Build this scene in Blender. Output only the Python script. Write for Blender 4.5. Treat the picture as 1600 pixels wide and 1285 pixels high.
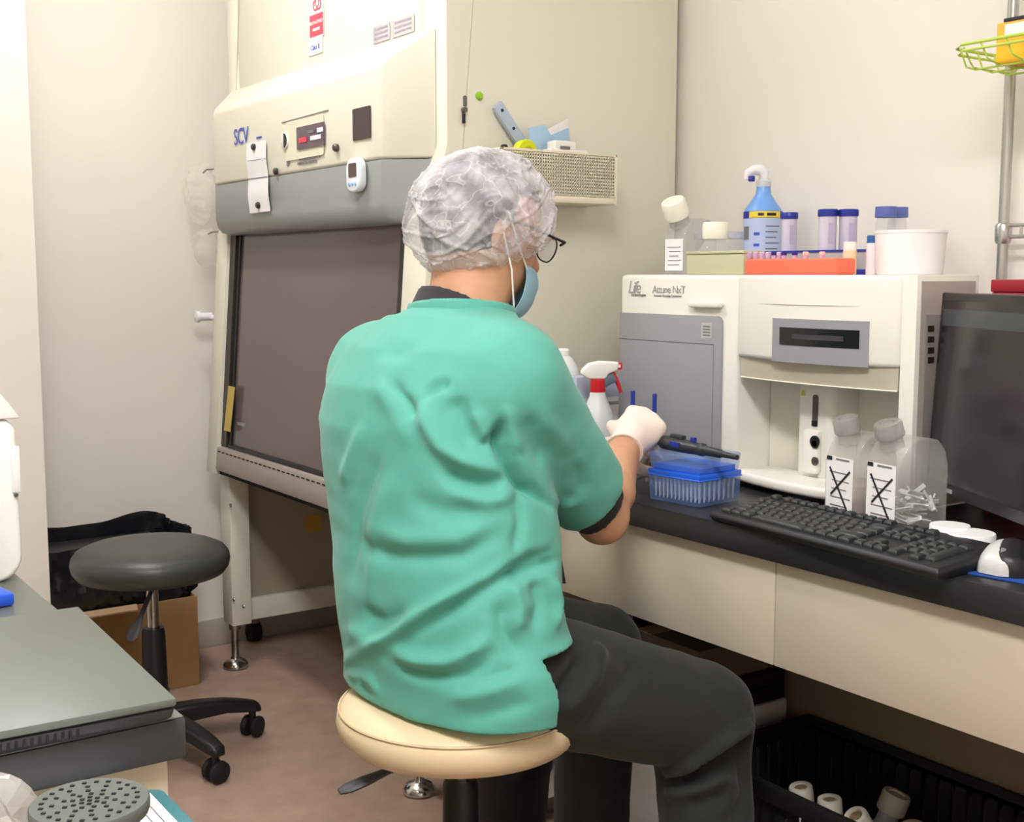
import bpy, bmesh, math, random
import numpy as np
from mathutils import Vector, Matrix
random.seed(7); np.random.seed(7)
for o in list(bpy.data.objects): bpy.data.objects.remove(o)
SC = bpy.context.scene
COL = SC.collection

# ---------------------------------------------------------------- camera
F_PX, CX, CY, HORIZON, CAM_H, VP_X = 1907.0, 800.0, 642.5, 428.0, 1.15, -530.0
PITCH = math.atan((CY - HORIZON) / F_PX)
YAW = math.atan((CX - VP_X) / math.hypot(F_PX, CY - HORIZON))
FH = np.array([math.sin(YAW), math.cos(YAW), 0.0])          # heading on the ground
RT = np.array([math.cos(YAW), -math.sin(YAW), 0.0])         # to the right
FW = FH * math.cos(PITCH) + np.array([0, 0, -math.sin(PITCH)])
UP = np.cross(RT, FW)
CAM = np.array([0.0, 0.0, CAM_H])
cam_data = bpy.data.cameras.new('camera'); cam = bpy.data.objects.new('camera', cam_data); COL.objects.link(cam)
cam_data.sensor_width = 36.0; cam_data.lens = F_PX / 1600.0 * 36.0; cam_data.clip_start = 0.02
cam.matrix_world = Matrix(((RT[0], UP[0], -FW[0], 0), (RT[1], UP[1], -FW[1], 0), (RT[2], UP[2], -FW[2], CAM_H), (0, 0, 0, 1)))
SC.camera = cam

# ---------------------------------------------------------------- view, world
SC.view_settings.view_transform = 'Standard'; SC.view_settings.look = 'None'
SC.view_settings.gamma = 1.0; SC.view_settings.use_curve_mapping = False
SC.view_settings.exposure = 0.0
world = bpy.data.worlds.new('world'); SC.world = world; world.use_nodes = True
world.node_tree.nodes['Background'].inputs[0].default_value = (0.8, 0.85, 0.9, 1)
world.node_tree.nodes['Background'].inputs[1].default_value = 0.2
LAMP_POWER = 43.0          # emission strength of the ceiling lamp diffusers

def P(u, v, x=None, y=None, z=None, d=None):
    """photo pixel -> point, on a known plane (or at heading distance d)"""
    k = FW * F_PX + RT * (u - CX) - UP * (v - CY)
    if x is not None: t = x / k[0]
    elif y is not None: t = y / k[1]
    elif z is not None: t = (z - CAM_H) / k[2]
    else: t = d / (k @ FH)
    return CAM + k * t

# ---------------------------------------------------------------- materials
def lin(c):
    return tuple(((v / 255.0) / 12.92 if v / 255.0 <= 0.04045 else ((v / 255.0 + 0.055) / 1.055) ** 2.4) for v in c)
MATS = {}
def mat(name, rgb, rough=0.5, metal=0.0, spec=0.5, nscale=0.0, namt=0.0, bump=0.0, bscale=200.0, emit=0.0, alpha=1.0,
        rgb2=None, detail=3.0, trans=0.0, ior=1.45, coat=0.0, sheen=0.0, vor=False):
    if name in MATS: return MATS[name]
    m = bpy.data.materials.new(name); m.use_nodes = True; nt = m.node_tree; b = nt.nodes['Principled BSDF']
    c = lin(rgb); b.inputs['Base Color'].default_value = (*c, 1)
    b.inputs['Roughness'].default_value = rough; b.inputs['Metallic'].default_value = metal
    b.inputs['Specular IOR Level'].default_value = spec; b.inputs['Alpha'].default_value = alpha
    b.inputs['Transmission Weight'].default_value = trans; b.inputs['IOR'].default_value = ior
    b.inputs['Coat Weight'].default_value = coat; b.inputs['Sheen Weight'].default_value = sheen
    if emit > 0:
        b.inputs['Emission Color'].default_value = (*c, 1); b.inputs['Emission Strength'].default_value = emit
    tc = nt.nodes.new('ShaderNodeTexCoord')
    if nscale > 0 and (namt > 0 or rgb2):
        n = nt.nodes.new('ShaderNodeTexNoise'); n.inputs['Scale'].default_value = nscale; n.inputs['Detail'].default_value = detail
        nt.links.new(tc.outputs['Object'], n.inputs['Vector'])
        r = nt.nodes.new('ShaderNodeValToRGB'); nt.links.new(n.outputs['Fac'], r.inputs['Fac'])
        c2 = lin(rgb2) if rgb2 else tuple(v * (1 - namt) for v in c)
        c1 = c if rgb2 else tuple(min(1, v * (1 + namt)) for v in c)
        r.color_ramp.elements[0].position = 0.3; r.color_ramp.elements[1].position = 0.7
        r.color_ramp.elements[0].color = (*c2, 1); r.color_ramp.elements[1].color = (*c1, 1)
        nt.links.new(r.outputs['Color'], b.inputs['Base Color'])
    if bump > 0:
        n2 = nt.nodes.new('ShaderNodeTexVoronoi' if vor else 'ShaderNodeTexNoise'); n2.inputs['Scale'].default_value = bscale
        nt.links.new(tc.outputs['Object'], n2.inputs['Vector'])
        bp = nt.nodes.new('ShaderNodeBump'); bp.inputs['Strength'].default_value = bump; bp.inputs['Distance'].default_value = 0.002
        nt.links.new(n2.outputs[0], bp.inputs['Height']); nt.links.new(bp.outputs['Normal'], b.inputs['Normal'])
    MATS[name] = m
    return m

# ---------------------------------------------------------------- geometry collector
class G:
    def __init__(self): self.v = []; self.f = []
    def add(self, vs, fs):
        o = len(self.v); self.v += [tuple(map(float, p)) for p in vs]; self.f += [tuple(i + o for i in f) for f in fs]; return self
    def box(self, x0, x1, y0, y1, z0, z1):
        vs = [(x, y, z) for z in (z0, z1) for y in (y0, y1) for x in (x0, x1)]
        return self.add(vs, [(0, 2, 3, 1), (4, 5, 7, 6), (0, 1, 5, 4), (2, 6, 7, 3), (0, 4, 6, 2), (1, 3, 7, 5)])
    def obox(self, c, h, ax):
        c = np.array(c, float); ax = [np.array(a, float) / np.linalg.norm(a) for a in ax]
        vs = [c + sx * h[0] * ax[0] + sy * h[1] * ax[1] + sz * h[2] * ax[2] for sz in (-1, 1) for sy in (-1, 1) for sx in (-1, 1)]
        return self.add(vs, [(0, 2, 3, 1), (4, 5, 7, 6), (0, 1, 5, 4), (2, 6, 7, 3), (0, 4, 6, 2), (1, 3, 7, 5)])
    def prism(self, poly, a, b):
        """poly: 3-D ring at a (list of points); b: offset vector to the other end"""
        n = len(poly); b = np.array(b, float); p0 = [np.array(p, float) + np.array(a, float) for p in poly]
        vs = p0 + [p + b for p in p0]
        return self.add(vs, [tuple(range(n))[::-1], tuple(range(n, 2 * n))] + [(i, (i + 1) % n, n + (i + 1) % n, n + i) for i in range(n)])
    def loft(self, rings, cap=True, close=True):
        n = len(rings[0]); vs = [p for r in rings for p in r]; fs = []
        m = n if close else n - 1
        for k in range(len(rings) - 1):
            for i in range(m):
                j = (i + 1) % n; fs.append((k * n + i, k * n + j, (k + 1) * n + j, (k + 1) * n + i))
        if cap: fs += [tuple(range(n))[::-1], tuple((len(rings) - 1) * n + i for i in range(n))]
        return self.add(vs, fs)
    def lathe(self, c, prof, n=32, axis=(0, 0, 1), cap=True):
        c = np.array(c, float); w = np.array(axis, float); w /= np.linalg.norm(w)
        t = np.array([1, 0, 0]) if abs(w[0]) < 0.8 else np.array([0, 1, 0])
        u = np.cross(w, t); u /= np.linalg.norm(u); q = np.cross(w, u)
        rings = [[c + w * z + max(r, 1e-5) * (math.cos(2 * math.pi * i / n) * u + math.sin(2 * math.pi * i / n) * q) for i in range(n)] for r, z in prof]
        return self.loft(rings, cap)
    def cyl(self, p0, p1, r0, r1=None, n=20):
        p0 = np.array(p0, float); p1 = np.array(p1, float); L = np.linalg.norm(p1 - p0)
        return self.lathe(p0, [(r0, 0), (r1 if r1 is not None else r0, L)], n, p1 - p0)
    def tube(self, pts, r, n=8, closed=False):
        pts = [np.array(p, float) for p in pts]; m = len(pts); rings = []; prev = None
        for i, p in enumerate(pts):
            t = pts[(i + 1) % m] - pts[i - 1] if closed else pts[min(i + 1, m - 1)] - pts[max(i - 1, 0)]
            t /= np.linalg.norm(t) + 1e-12
            if prev is None:
                a = np.array([0, 0, 1.0]) if abs(t[2]) < 0.9 else np.array([1.0, 0, 0]); u = np.cross(t, a)
            else: u = prev - t * (prev @ t)
            u /= np.linalg.norm(u) + 1e-12; prev = u; w = np.cross(t, u)
            rr = r[i] if hasattr(r, '__len__') else r
            rings.append([p + rr * (math.cos(2 * math.pi * k / n) * u + math.sin(2 * math.pi * k / n) * w) for k in range(n)])
        if closed: rings.append(rings[0]); return self.loft(rings, cap=False)
        return self.loft(rings)
    def ball(self, c, r, n=16, ax=None):
        c = np.array(c, float); r = (r, r, r) if not hasattr(r, '__len__') else r
        ax = np.eye(3) if ax is None else np.array(ax, float)
        rings = []
        for k in range(n // 2 + 1):
            th = math.pi * k / (n // 2); s = max(math.sin(th), 1e-4)
            rings.append([c + ax[0] * r[0] * s * math.cos(2 * math.pi * i / n) + ax[1] * r[1] * s * math.sin(2 * math.pi * i / n) - ax[2] * r[2] * math.cos(th) for i in range(n)])
        return self.loft(rings)
    def grid(self, fn, nu, nv, flip=False):
        vs = [fn(i / nu, j / nv) for j in range(nv + 1) for i in range(nu + 1)]
        fs = [(j * (nu + 1) + i, j * (nu + 1) + i + 1, (j + 1) * (nu + 1) + i + 1, (j + 1) * (nu + 1) + i) for j in range(nv) for i in range(nu)]
        return self.add(vs, fs)
    def mesh(self, name, off=(0, 0, 0), bevel=0.0, seg=2, smooth=True, angle=35, weld=True, thick=0.0):
        bm = bmesh.new(); off = Vector(off)
        bv = [bm.verts.new(Vector(p) - off) for p in self.v]
        for f in self.f:
            try: bm.faces.new([bv[i] for i in f])
            except ValueError: pass
        if weld: bmesh.ops.remove_doubles(bm, verts=bm.verts, dist=1e-6)
        bmesh.ops.dissolve_degenerate(bm, dist=1e-7, edges=bm.edges)
        bmesh.ops.recalc_face_normals(bm, faces=bm.faces)
        if thick: bmesh.ops.solidify(bm, geom=bm.faces[:], thickness=thick)
        if bevel > 0:
            es = [e for e in bm.edges if len(e.link_faces) == 2 and e.calc_face_angle(0) > math.radians(30)]
            if es: bmesh.ops.bevel(bm, geom=es, offset=bevel, segments=seg, profile=0.5, affect='EDGES', clamp_overlap=True)
        me = bpy.data.meshes.new(name); bm.to_mesh(me); bm.free()
        if smooth:
            me.shade_smooth(); me.set_sharp_from_angle(angle=math.radians(angle))
        return me

OFF = {}
def put(name, g, m, parent=None, label=None, cat=None, group=None, kind=None, base=None, **kw):
    """link one mesh object; top level: origin at base; child: stored relative to its thing"""
    off = OFF[parent.name] if parent else (base if base is not None else (0, 0, 0))
    me = g.mesh(name, off=off, **kw) if isinstance(g, G) else g
    o = bpy.data.objects.new(name, me); COL.objects.link(o)
    if m is not None: me.materials.append(m)
    if parent: o.parent = parent
    else: o.location = off
    OFF[o.name] = tuple(off)
    if label: o['label'] = label
    if cat: o['category'] = cat
    if group: o['group'] = group
    if kind: o['kind'] = kind
    return o
def thing(name, label, cat, loc=(0, 0, 0), group=None):
    o = bpy.data.objects.new(name, None); COL.objects.link(o); o.location = tuple(map(float, loc)); o.empty_display_size = 0.05
    o['label'] = label; o['category'] = cat
    if group: o['group'] = group
    OFF[o.name] = tuple(map(float, loc)); return o
def share(name, me, parent, loc, rot=None):
    """one more piece that shares mesh data (loc in world, mesh is centred on its origin)"""
    o = bpy.data.objects.new(name, me); COL.objects.link(o); o.parent = parent
    o.location = Vector(loc) - Vector(OFF[parent.name])
    if rot is not None: o.rotation_euler = rot
    return o
def struct(name, g, m, parent=None, **kw):
    o = put(name, g, m, parent, **kw)
    if parent is None: o['kind'] = 'structure'
    return o
def rrect(w, h, r, n=5):
    pts = []
    for cx, cy, a0 in ((w / 2 - r, h / 2 - r, 0), (-w / 2 + r, h / 2 - r, 90), (-w / 2 + r, -h / 2 + r, 180), (w / 2 - r, -h / 2 + r, 270)):
        for k in range(n + 1):
            a = math.radians(a0 + 90 * k / n); pts.append((cx + r * math.cos(a), cy + r * math.sin(a)))
    return pts
def plate(c, ax, ay, w, h, t, r=0.0, n=5):
    """flat (rounded) plate centred on c, thickness t along ax x ay"""
    c = np.array(c, float); ax = np.array(ax, float) / np.linalg.norm(ax); ay = np.array(ay, float); ay -= ax * (ay @ ax); ay /= np.linalg.norm(ay)
    nz = np.cross(ax, ay); pts = rrect(w, h, r, n) if r > 0 else [(w / 2, h / 2), (-w / 2, h / 2), (-w / 2, -h / 2), (w / 2, -h / 2)]
    return G().prism([c + ax * p[0] + ay * p[1] for p in pts], (0, 0, 0), nz * t)
def text(body, c, ax, ay, size, m, parent, name='lettering', shear=0.0, space=1.0):
    cu = bpy.data.curves.new(name, 'FONT'); cu.body = body; cu.size = size; cu.extrude = 0.0003; cu.align_x = 'CENTER'; cu.align_y = 'CENTER'
    cu.shear = shear; cu.space_character = space; cu.resolution_u = 3
    t = bpy.data.objects.new(name, cu); COL.objects.link(t)
    dg = bpy.context.evaluated_depsgraph_get(); me = bpy.data.meshes.new_from_object(t.evaluated_get(dg))
    bpy.data.objects.remove(t); bpy.data.curves.remove(cu)
    ax = np.array(ax, float) / np.linalg.norm(ax); ay = np.array(ay, float); ay -= ax * (ay @ ax); ay /= np.linalg.norm(ay); nz = np.cross(ax, ay)
    c = np.array(c, float) - np.array(OFF[parent.name])
    for vv in me.vertices: vv.co = Vector(c + ax * vv.co[0] + ay * vv.co[1] + nz * (vv.co[2] + 0.0004))
    me.materials.clear(); me.materials.append(m); me.name = name
    o = bpy.data.objects.new(name, me); COL.objects.link(o); o.parent = parent; OFF[o.name] = OFF[parent.name]
    return o
EX, EY, EZ = np.array([1.0, 0, 0]), np.array([0, 1.0, 0]), np.array([0, 0, 1.0])
def U(*a):
    v = np.array(a, float); return v / np.linalg.norm(v)

# ---------------------------------------------------------------- palette
WALL = mat('wall_paint', (236, 230, 221), 0.6, nscale=3, namt=0.015, bump=0.05, bscale=300)
CREAM = mat('cream_enamel', (229, 225, 209), 0.35, nscale=2, namt=0.01)
CREAM2 = mat('cream_laminate', (222, 209, 184), 0.45, nscale=6, namt=0.02)
WHITE = mat('white_plastic', (240, 238, 232), 0.35, nscale=5, namt=0.01)
PAPER = mat('white_paper', (242, 240, 240), 0.7, nscale=20, namt=0.01)
BLACK = mat('black_plastic', (28, 28, 30), 0.4, nscale=10, namt=0.05)
RUBBER = mat('black_rubber', (20, 20, 21), 0.65, nscale=10, namt=0.05)
CHROME = mat('chrome', (205, 205, 205), 0.18, 1.0, nscale=5, namt=0.02)
STEEL = mat('steel_screw', (120, 118, 112), 0.35, 0.9, nscale=5, namt=0.05)
GREYP = mat('grey_panel_paint', (158, 163, 160), 0.4, nscale=4, namt=0.01)
INK = mat('black_ink', (35, 34, 42), 0.6, nscale=10, namt=0.02)
INKG = mat('grey_ink', (120, 118, 120), 0.6, nscale=10, namt=0.02)
BLUEINK = mat('blue_ink', (72, 92, 190), 0.5, nscale=10, namt=0.02)
CLEAR = mat('clear_plastic', (225, 225, 225), 0.08, alpha=0.22, nscale=5, namt=0.02)
FROST = mat('frosted_plastic', (232, 232, 236), 0.4, alpha=0.62, nscale=5, namt=0.02)
NAVY = mat('navy_cap_plastic', (34, 52, 150), 0.4, nscale=10, namt=0.05)
SCREEN = mat('dark_screen', (30, 27, 29), 0.15, nscale=10, namt=0.03)
DARKPIT = mat('dark_recess', (25, 24, 24), 0.8, nscale=10, namt=0.03)
# ================================================================ room shell
WX, WY0, WY1, ZC = 2.02, -1.6, 3.565, 2.62
FLOOR = mat('vinyl_floor', (176, 150, 134), 0.45, nscale=14, rgb2=(158, 133, 118), detail=6)
struct('floor', G().box(-1.5, WX, WY0, WY1, -0.05, 0), FLOOR)
struct('ceiling', G().box(-1.5, WX, WY0, WY1, ZC, ZC + 0.05), mat('ceiling_paint', (238, 236, 230), 0.8, nscale=5, namt=0.01))
struct('wall_right', G().box(WX, WX + 0.08, WY0, WY1, 0, ZC), WALL)
struct('wall_back', G().box(-1.5, WX + 0.08, WY1, WY1 + 0.08, 0, ZC), WALL)
struct('wall_front', G().box(-1.5, WX + 0.08, WY0 - 0.08, WY0, 0, ZC), WALL)
struct('wall_left', G().box(-1.58, -1.5, WY0, WY1, 0, ZC), WALL)
PX1 = P(60, 500, y=2.95)[0]
struct('trim_1', G().box(-1.5, PX1, 2.95, WY1, 0, ZC), WALL)            # boxed-out part of the end wall
VINYLB = mat('vinyl_baseboard', (178, 168, 156), 0.5, nscale=6, namt=0.02)
struct('baseboard_back', G().box(PX1, WX, WY1 - 0.008, WY1, 0, 0.085), VINYLB, bevel=0.002)
struct('baseboard_right', G().box(WX - 0.008, WX, WY0, 2.19, 0, 0.085), VINYLB, bevel=0.002)
LAMP = mat('lamp_diffuser', (253, 251, 250), 0.6, emit=LAMP_POWER, nscale=4, namt=0.01)
def ceiling_lamp(x, y, w, l, label):
    t = thing('ceiling_lamp', label, 'ceiling lamp', (x, y, ZC), 'ceiling lamps')
    put('housing', G().box(x - w / 2 - .02, x + w / 2 + .02, y - l / 2 - .02, y + l / 2 + .02, ZC - .045, ZC), WHITE, t, bevel=.004)
    put('diffuser', G().box(x - w / 2, x + w / 2, y - l / 2, y + l / 2, ZC - .055, ZC - .044), LAMP, t, bevel=.003)
    return t
ceiling_lamp(0.05, 0.15, 0.36, 1.5, 'long white ceiling lamp in the middle of the room')
ceiling_lamp(0.68, 2.58, 0.20, 0.90, 'long white ceiling lamp near the boxed-out end wall')
# ================================================================ biosafety cabinet against the right wall
BY0, BY1 = 2.20, 3.38
FX = 1.36
b = thing('biosafety_cabinet', 'tall cream biosafety cabinet with grey visor and dark sash on a stand', 'lab cabinet', (1.65, 2.79, 0))
prof = [(1.263, .58), (1.315, 1.26), (FX, 1.42), (FX, 2.05), (2.0, 2.05), (2.0, .58)]
def slab(y0, y1, pr=prof): return G().prism([(x, y0, z) for x, z in pr], (0, 0, 0), (0, y1 - y0, 0))
put('side_panel', slab(BY0, 2.30, prof), CREAM, b, bevel=.006)
put('side_panel', slab(3.305, BY1, prof), CREAM, b, bevel=.006)
put('upper_front_panel', G().box(FX + .001, 1.60, 2.301, 3.304, 1.40, 2.05), CREAM, b, bevel=.003)
put('top_block', G().box(1.602, 1.999, 2.301, 3.304, 1.30, 2.05), CREAM, b)
put('chamber_back', G().box(1.95, 1.999, 2.301, 3.304, .58, 1.30), mat('chamber_steel', (150, 146, 146), .35, .6, nscale=4, namt=.02), b)
put('chamber_floor', G().box(1.33, 1.95, 2.301, 3.304, .585, .645), MATS['chamber_steel'], b)
DSEAM = mat('seam_shadow_line', (182, 174, 156), .8, nscale=10, namt=.02)
def line(p, q, w, n, m, parent, name):
    p = np.array(p); q = np.array(q); d = U(*(q - p)); s = np.cross(n, d)
    put(name, G().obox((p + q) / 2, (np.linalg.norm(q - p) / 2, w / 2, .0006), (d, s, n)), m, parent)
line(P(742, -40, y=BY0), P(721, 262, y=BY0), .0011, -EY, DSEAM, b, 'panel_seam')
line(P(374, -30, x=FX), P(369, 150, x=FX), .003, -EX, DSEAM, b, 'panel_seam')
# hood, white part
def hood(z0, zf, zb, y0f, y1f, y0b, y1b, xf, xb):
    def ring(x, ya, yb, zt, zbm): return [(x, ya, zbm), (x, yb, zbm), (x, yb, zt), (x, ya, zt)]
    g = G()
    return g.loft([ring(xb, y0b, y1b, zb, z0), ring(xf + .012, y0f - .006, y1f + .006, zf + .010, z0), ring(xf, y0f + .008, y1f - .008, zf - .006, z0)])
put('hood', hood(1.393, 1.592, 1.665, 2.312, 3.278, 2.238, 3.352, 1.27, FX), CREAM, b, bevel=.007, seg=3, angle=50)
gv = G()
zz = [(1.391, 0), (1.30, 0), (1.275, .006), (1.262, .018), (1.257, .036)]
rings = []
for z, dx in zz:
    rings.append([(FX, 2.240, z), (1.283 + dx, 2.306, z), (1.271 + dx, 2.320, z), (1.271 + dx, 3.270, z), (1.283 + dx, 3.284, z), (FX, 3.350, z)])
put('visor', gv.loft(rings), GREYP, b, angle=40)
# sash with rails
def sx(z): return 1.263 + (z - .58) / .68 * .052
RAIL = mat('dark_rail', (58, 55, 52), .4, .3, nscale=6, namt=.03)
for y0, y1, dx in ((3.268, 3.304, .012), (2.301, 2.335, .012)):
    put('sash_rail', G().prism([(sx(.66) + dx, y0, .66), (sx(1.26) + dx, y0, 1.26), (sx(1.26) + .06, y0, 1.26), (sx(.66) + .06, y0, .66)], (0, 0, 0), (0, y1 - y0, 0)), RAIL, b)
put('sash_gasket', G().prism([(sx(.66) + .018, 3.248, .66), (sx(1.26) + .018, 3.248, 1.26), (sx(1.26) + .05, 3.248, 1.26), (sx(.66) + .05, 3.248, .66)], (0, 0, 0), (0, .02, 0)), BLACK, b)
SASH = mat('tinted_sash_glass', (118, 104, 104), .12, spec=.5, alpha=.93, nscale=1.2, namt=.04)
put('sash_glass', G().prism([(sx(.665) + .024, 2.335, .665), (sx(1.26) + .024, 2.335, 1.26), (sx(1.26) + .030, 2.335, 1.26), (sx(.665) + .030, 2.335, .665)], (0, 0, 0), (0, .913, 0)), SASH, b)
hp = P(377, 663, x=sx(.72) + .022)
put('sash_handle', G().obox(hp, (.024, .004, .0045), (EY, EX, EZ)), CLEAR, b, bevel=.002)
YT = mat('yellow_tape', (205, 180, 92), .6, nscale=20, namt=.04)
a0 = P(362, 604, x=sx(.83) + .01); a1 = P(355, 674, x=sx(.69) + .01)
put('tape_strip', G().obox((a0 + a1) / 2, (np.linalg.norm(a0 - a1) / 2, .0225, .0008), (a0 - a1, EY, EX)), YT, b)
# sill with perforation row
SILL = mat('sill_steel', (176, 164, 158), .4, .3, nscale=4, namt=.02)
put('sill', G().prism([(1.262, 2.300, .595), (1.268, 2.300, .662), (1.34, 2.300, .664), (1.34, 2.300, .59)], (0, 0, 0), (0, 1.005, 0)), SILL, b, bevel=.004)
sm = G().box(-.0006, .0006, -.0085, .0085, -.0016, .0016).mesh('sill_slot'); sm.materials.append(DARKPIT)
for k in range(34): share('sill_slot', sm, b, (1.2665, 2.325 + k * .029, .650))
put('sill_lip', G().box(1.275, 1.32, 2.300, 3.305, .582, .594), DARKPIT, b)
put('sash_seal', G().box(1.280, 1.297, 2.335, 3.25, .663, .672), BLACK, b)
# control panel on the hood
def fine_print(c, w, h, n, m, parent):
    """a row of small unreadable print: short strokes of uneven width"""
    rs = np.random.RandomState(int(abs(c[1]) * 1e4) % 9973); ws = .5 + rs.rand(n); x = -w / 2; g = G()
    for k in ws / ws.sum() * w:
        q = np.array(c, float) + (-.0008, -(x + k / 2), 0); g.box(q[0] - .0003, q[0] + .0003, q[1] - k * .36, q[1] + k * .36, q[2] - h / 2 * (.6 + .4 * rs.rand()), q[2] + h / 2); x += k
    put('small_print', g, m, parent, weld=False)
HX = 1.2685
def onhood(u, v): return P(u, v, x=HX)
c = onhood(476, 216); put('control_panel', plate(c, -EY, EZ, .205, .092, .002, .006), mat('panel_ivory', (226, 222, 200), .4, nscale=5, namt=.01), b)
line(onhood(440, 192), onhood(513, 172), .002, -EX, INKG, b, 'panel_line')
c = onhood(487, 213); scr = put('display', plate(c + (-.002, 0, 0), -EY, EZ, .145, .052, .003, .003), mat('display_mauve', (98, 82, 92), .25, nscale=10, namt=.03), b)
put('red_segment', plate(onhood(477, 219) + (-.006, 0, 0), -EY, EZ, .042, .012, .001), mat('display_red', (200, 60, 80), .4, emit=.25, nscale=10, namt=.03), scr)
put('white_segment', plate(onhood(497, 215) + (-.006, 0, 0), -EY, EZ, .055, .010, .001), mat('display_white', (225, 215, 225), .4, emit=.2, nscale=10, namt=.03), scr)
put('white_segment', plate(onhood(504, 203) + (-.006, 0, 0), -EY, EZ, .030, .010, .001), MATS['display_white'], scr)
put('grey_segment', plate(onhood(490, 206) + (-.006, 0, 0), -EY, EZ, .03, .006, .001), INKG, scr)
c = onhood(447, 220); put('pressure_dial', G().lathe(c, [(.021, 0), (.021, .004), (.018, .006)], 28, (-1, 0, 0)), WHITE, b)
put('dial_face', G().prism([c + (-.0065, .0175 * math.cos(a) , .0175 * math.sin(a)) for a in np.linspace(math.pi / 2, 3 * math.pi / 2, 14)], (0, 0, 0), (-.0008, 0, 0)), BLACK, b)
c = onhood(527, 231); put('knob', G().lathe(c, [(.009, 0), (.009, .006), (.006, .010)], 20, (-1, 0, 0)), mat('knob_grey', (88, 80, 72), .4, .3, nscale=5, namt=.03), b)
c = onhood(565.5, 193); put('sensor_window', plate(c, -EY, EZ, .081, .068, .002, .002), mat('window_brown', (72, 56, 58), .3, nscale=10, namt=.03), b)
text('SCV', onhood(377, 214) + (-.0005, 0, 0), -EY, EZ, .060, BLUEINK, b, space=.88)
fine_print(onhood(405, 215), .034, .005, 9, BLUEINK, b)
fine_print(onhood(484, 247), .115, .007, 16, INKG, b)
fine_print(onhood(480, 254), .105, .007, 14, INKG, b)
c = onhood(450, 253); put('switch_mark', plate(c, -EY, EZ, .014, .018, .0008), INKG, b)
# stand
SPG = mat('stand_panel_grey', (168, 158, 138), .5, nscale=5, namt=.02)
put('stand_post', G().box(1.30, 1.36, 3.30, 3.372, .13, .585), CREAM, b, bevel=.004)
put('stand_post', G().box(1.30, 1.36, 2.21, 2.28, .13, .585), CREAM, b, bevel=.004)
for y0, y1 in ((3.335, 3.372), (2.21, 2.247)): put('lower_beam', G().box(1.36, 1.97, y0, y1, .13, .195), CREAM, b, bevel=.004)
put('stand_side_panel', G().box(1.36, 1.97, 3.352, 3.368, .195, .58), SPG, b)
put('stand_side_panel', G().box(1.36, 1.97, 2.214, 2.23, .195, .58), SPG, b)
for y0, y1 in ((3.30, 3.372), (2.21, 2.28)): put('stand_post', G().box(1.93, 1.98, y0, y1, .13, .585), CREAM, b, bevel=.004)
put('chamber_underside', G().box(1.30, 1.95, 2.301, 3.304, .575, .5845), SPG, b)
put('warning_sticker', plate(P(490, 818, y=3.3515), EX, EZ, .050, .050, .001), mat('amber_sticker', (196, 158, 60), .6, nscale=10, namt=.04), b)
for (fx, fy) in ((1.301 + .015, 3.325), (1.301 + .015, 2.262), (1.9, 3.32), (1.9, 2.262)):
    put('levelling_foot', G().lathe((fx, fy, 0), [(.030, 0), (.037, .003), (.037, .010), (.030, .020), (.014, .028), (.011, .034), (.011, .115), (.017, .117), (.017, .132)], 24), CHROME, b)
for (u, v, yy) in ((397, 1002, None),):
    q = P(u, v, z=0); w = put('caster_fork', G().box(q[0] - .013, q[0] + .013, q[1] - .02, q[1] + .02, .06, .131), STEEL, b, bevel=.003)
    put('caster_wheel', G().lathe((q[0] - .02, q[1], .032), [(.022, 0), (.031, .004), (.031, .036), (.022, .040)], 24, (1, 0, 0)), RUBBER, b)
q = np.array([1.42, 2.36, 0]); put('caster_wheel', G().lathe((q[0] - .02, q[1], .032), [(.022, 0), (.031, .004), (.031, .036), (.022, .040)], 24, (1, 0, 0)), RUBBER, b)
put('caster_fork', G().box(q[0] - .013, q[0] + .013, q[1] - .02, q[1] + .02, .06, .131), STEEL, b, bevel=.003)
for u, v, xx in ((361, 790, 1.2995), (366, 937, 1.2995), (381, 948, 1.3025), (644, 232, None)):
    c = P(u, v, x=xx) if xx else P(u, v, x=1.33)
    put('screw', G().lathe(c, [(.006, 0), (.005, .003)], 12, (-1, 0, 0)), STEEL, b)
put('latch_plate', plate(P(726, 158, y=BY0), EX, EZ, .008, .022, .003, .003), STEEL, b)
put('lock_cylinder', G().lathe(P(724, 172, y=BY0), [(.006, 0), (.006, .008)], 14, (0, -1, 0)), STEEL, b)
# stickers on the upper front panel
fp = FX - .0005
st = put('biohazard_sticker', plate(P(494, 14, x=fp), -EY, EZ, .082, .135, .0008), PAPER, b)
RED = mat('sticker_red', (232, 84, 100), .6, nscale=10, namt=.02)
put('red_block', plate(P(495, 39, x=fp) + (-.001, 0, 0), -EY, EZ, .074, .052, .0006), RED, st)
text('BIOHAZARD', P(495, 35, x=fp) + (-.0018, 0, 0), -EY, EZ, .0125, PAPER, st)
fine_print(P(495, 46, x=fp) + (-.0012, 0, 0), .040, .008, 5, PAPER, st)
bc = P(496, 4, x=fp) + (-.001, 0, 0)
for k in range(3):
    an = math.radians(90 + 120 * k); cc = bc + np.array([0, -math.cos(an) * .0105, math.sin(an) * .0105])
    pts = [cc + np.array([0, -math.cos(a) * .0115, math.sin(a) * .0115]) for a in np.linspace(an - 2.6 + .35, an + 2.6 - .35, 16)]
    put('biohazard_arc', G().tube(pts, .0022, 6), RED, st)
put('biohazard_ring', G().tube([bc + np.array([0, math.cos(a) * .0095, math.sin(a) * .0095]) for a in np.linspace(0, 2 * math.pi, 20)[:-1]], .0015, 6, closed=True), RED, st)
st2 = put('class_sticker', plate(P(493, 72, x=fp), -EY, EZ, .080, .040, .0008), PAPER, b)
text('Class II', P(493, 74, x=fp) + (-.001, 0, 0), -EY, EZ, .017, BLUEINK, st2)
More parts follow.
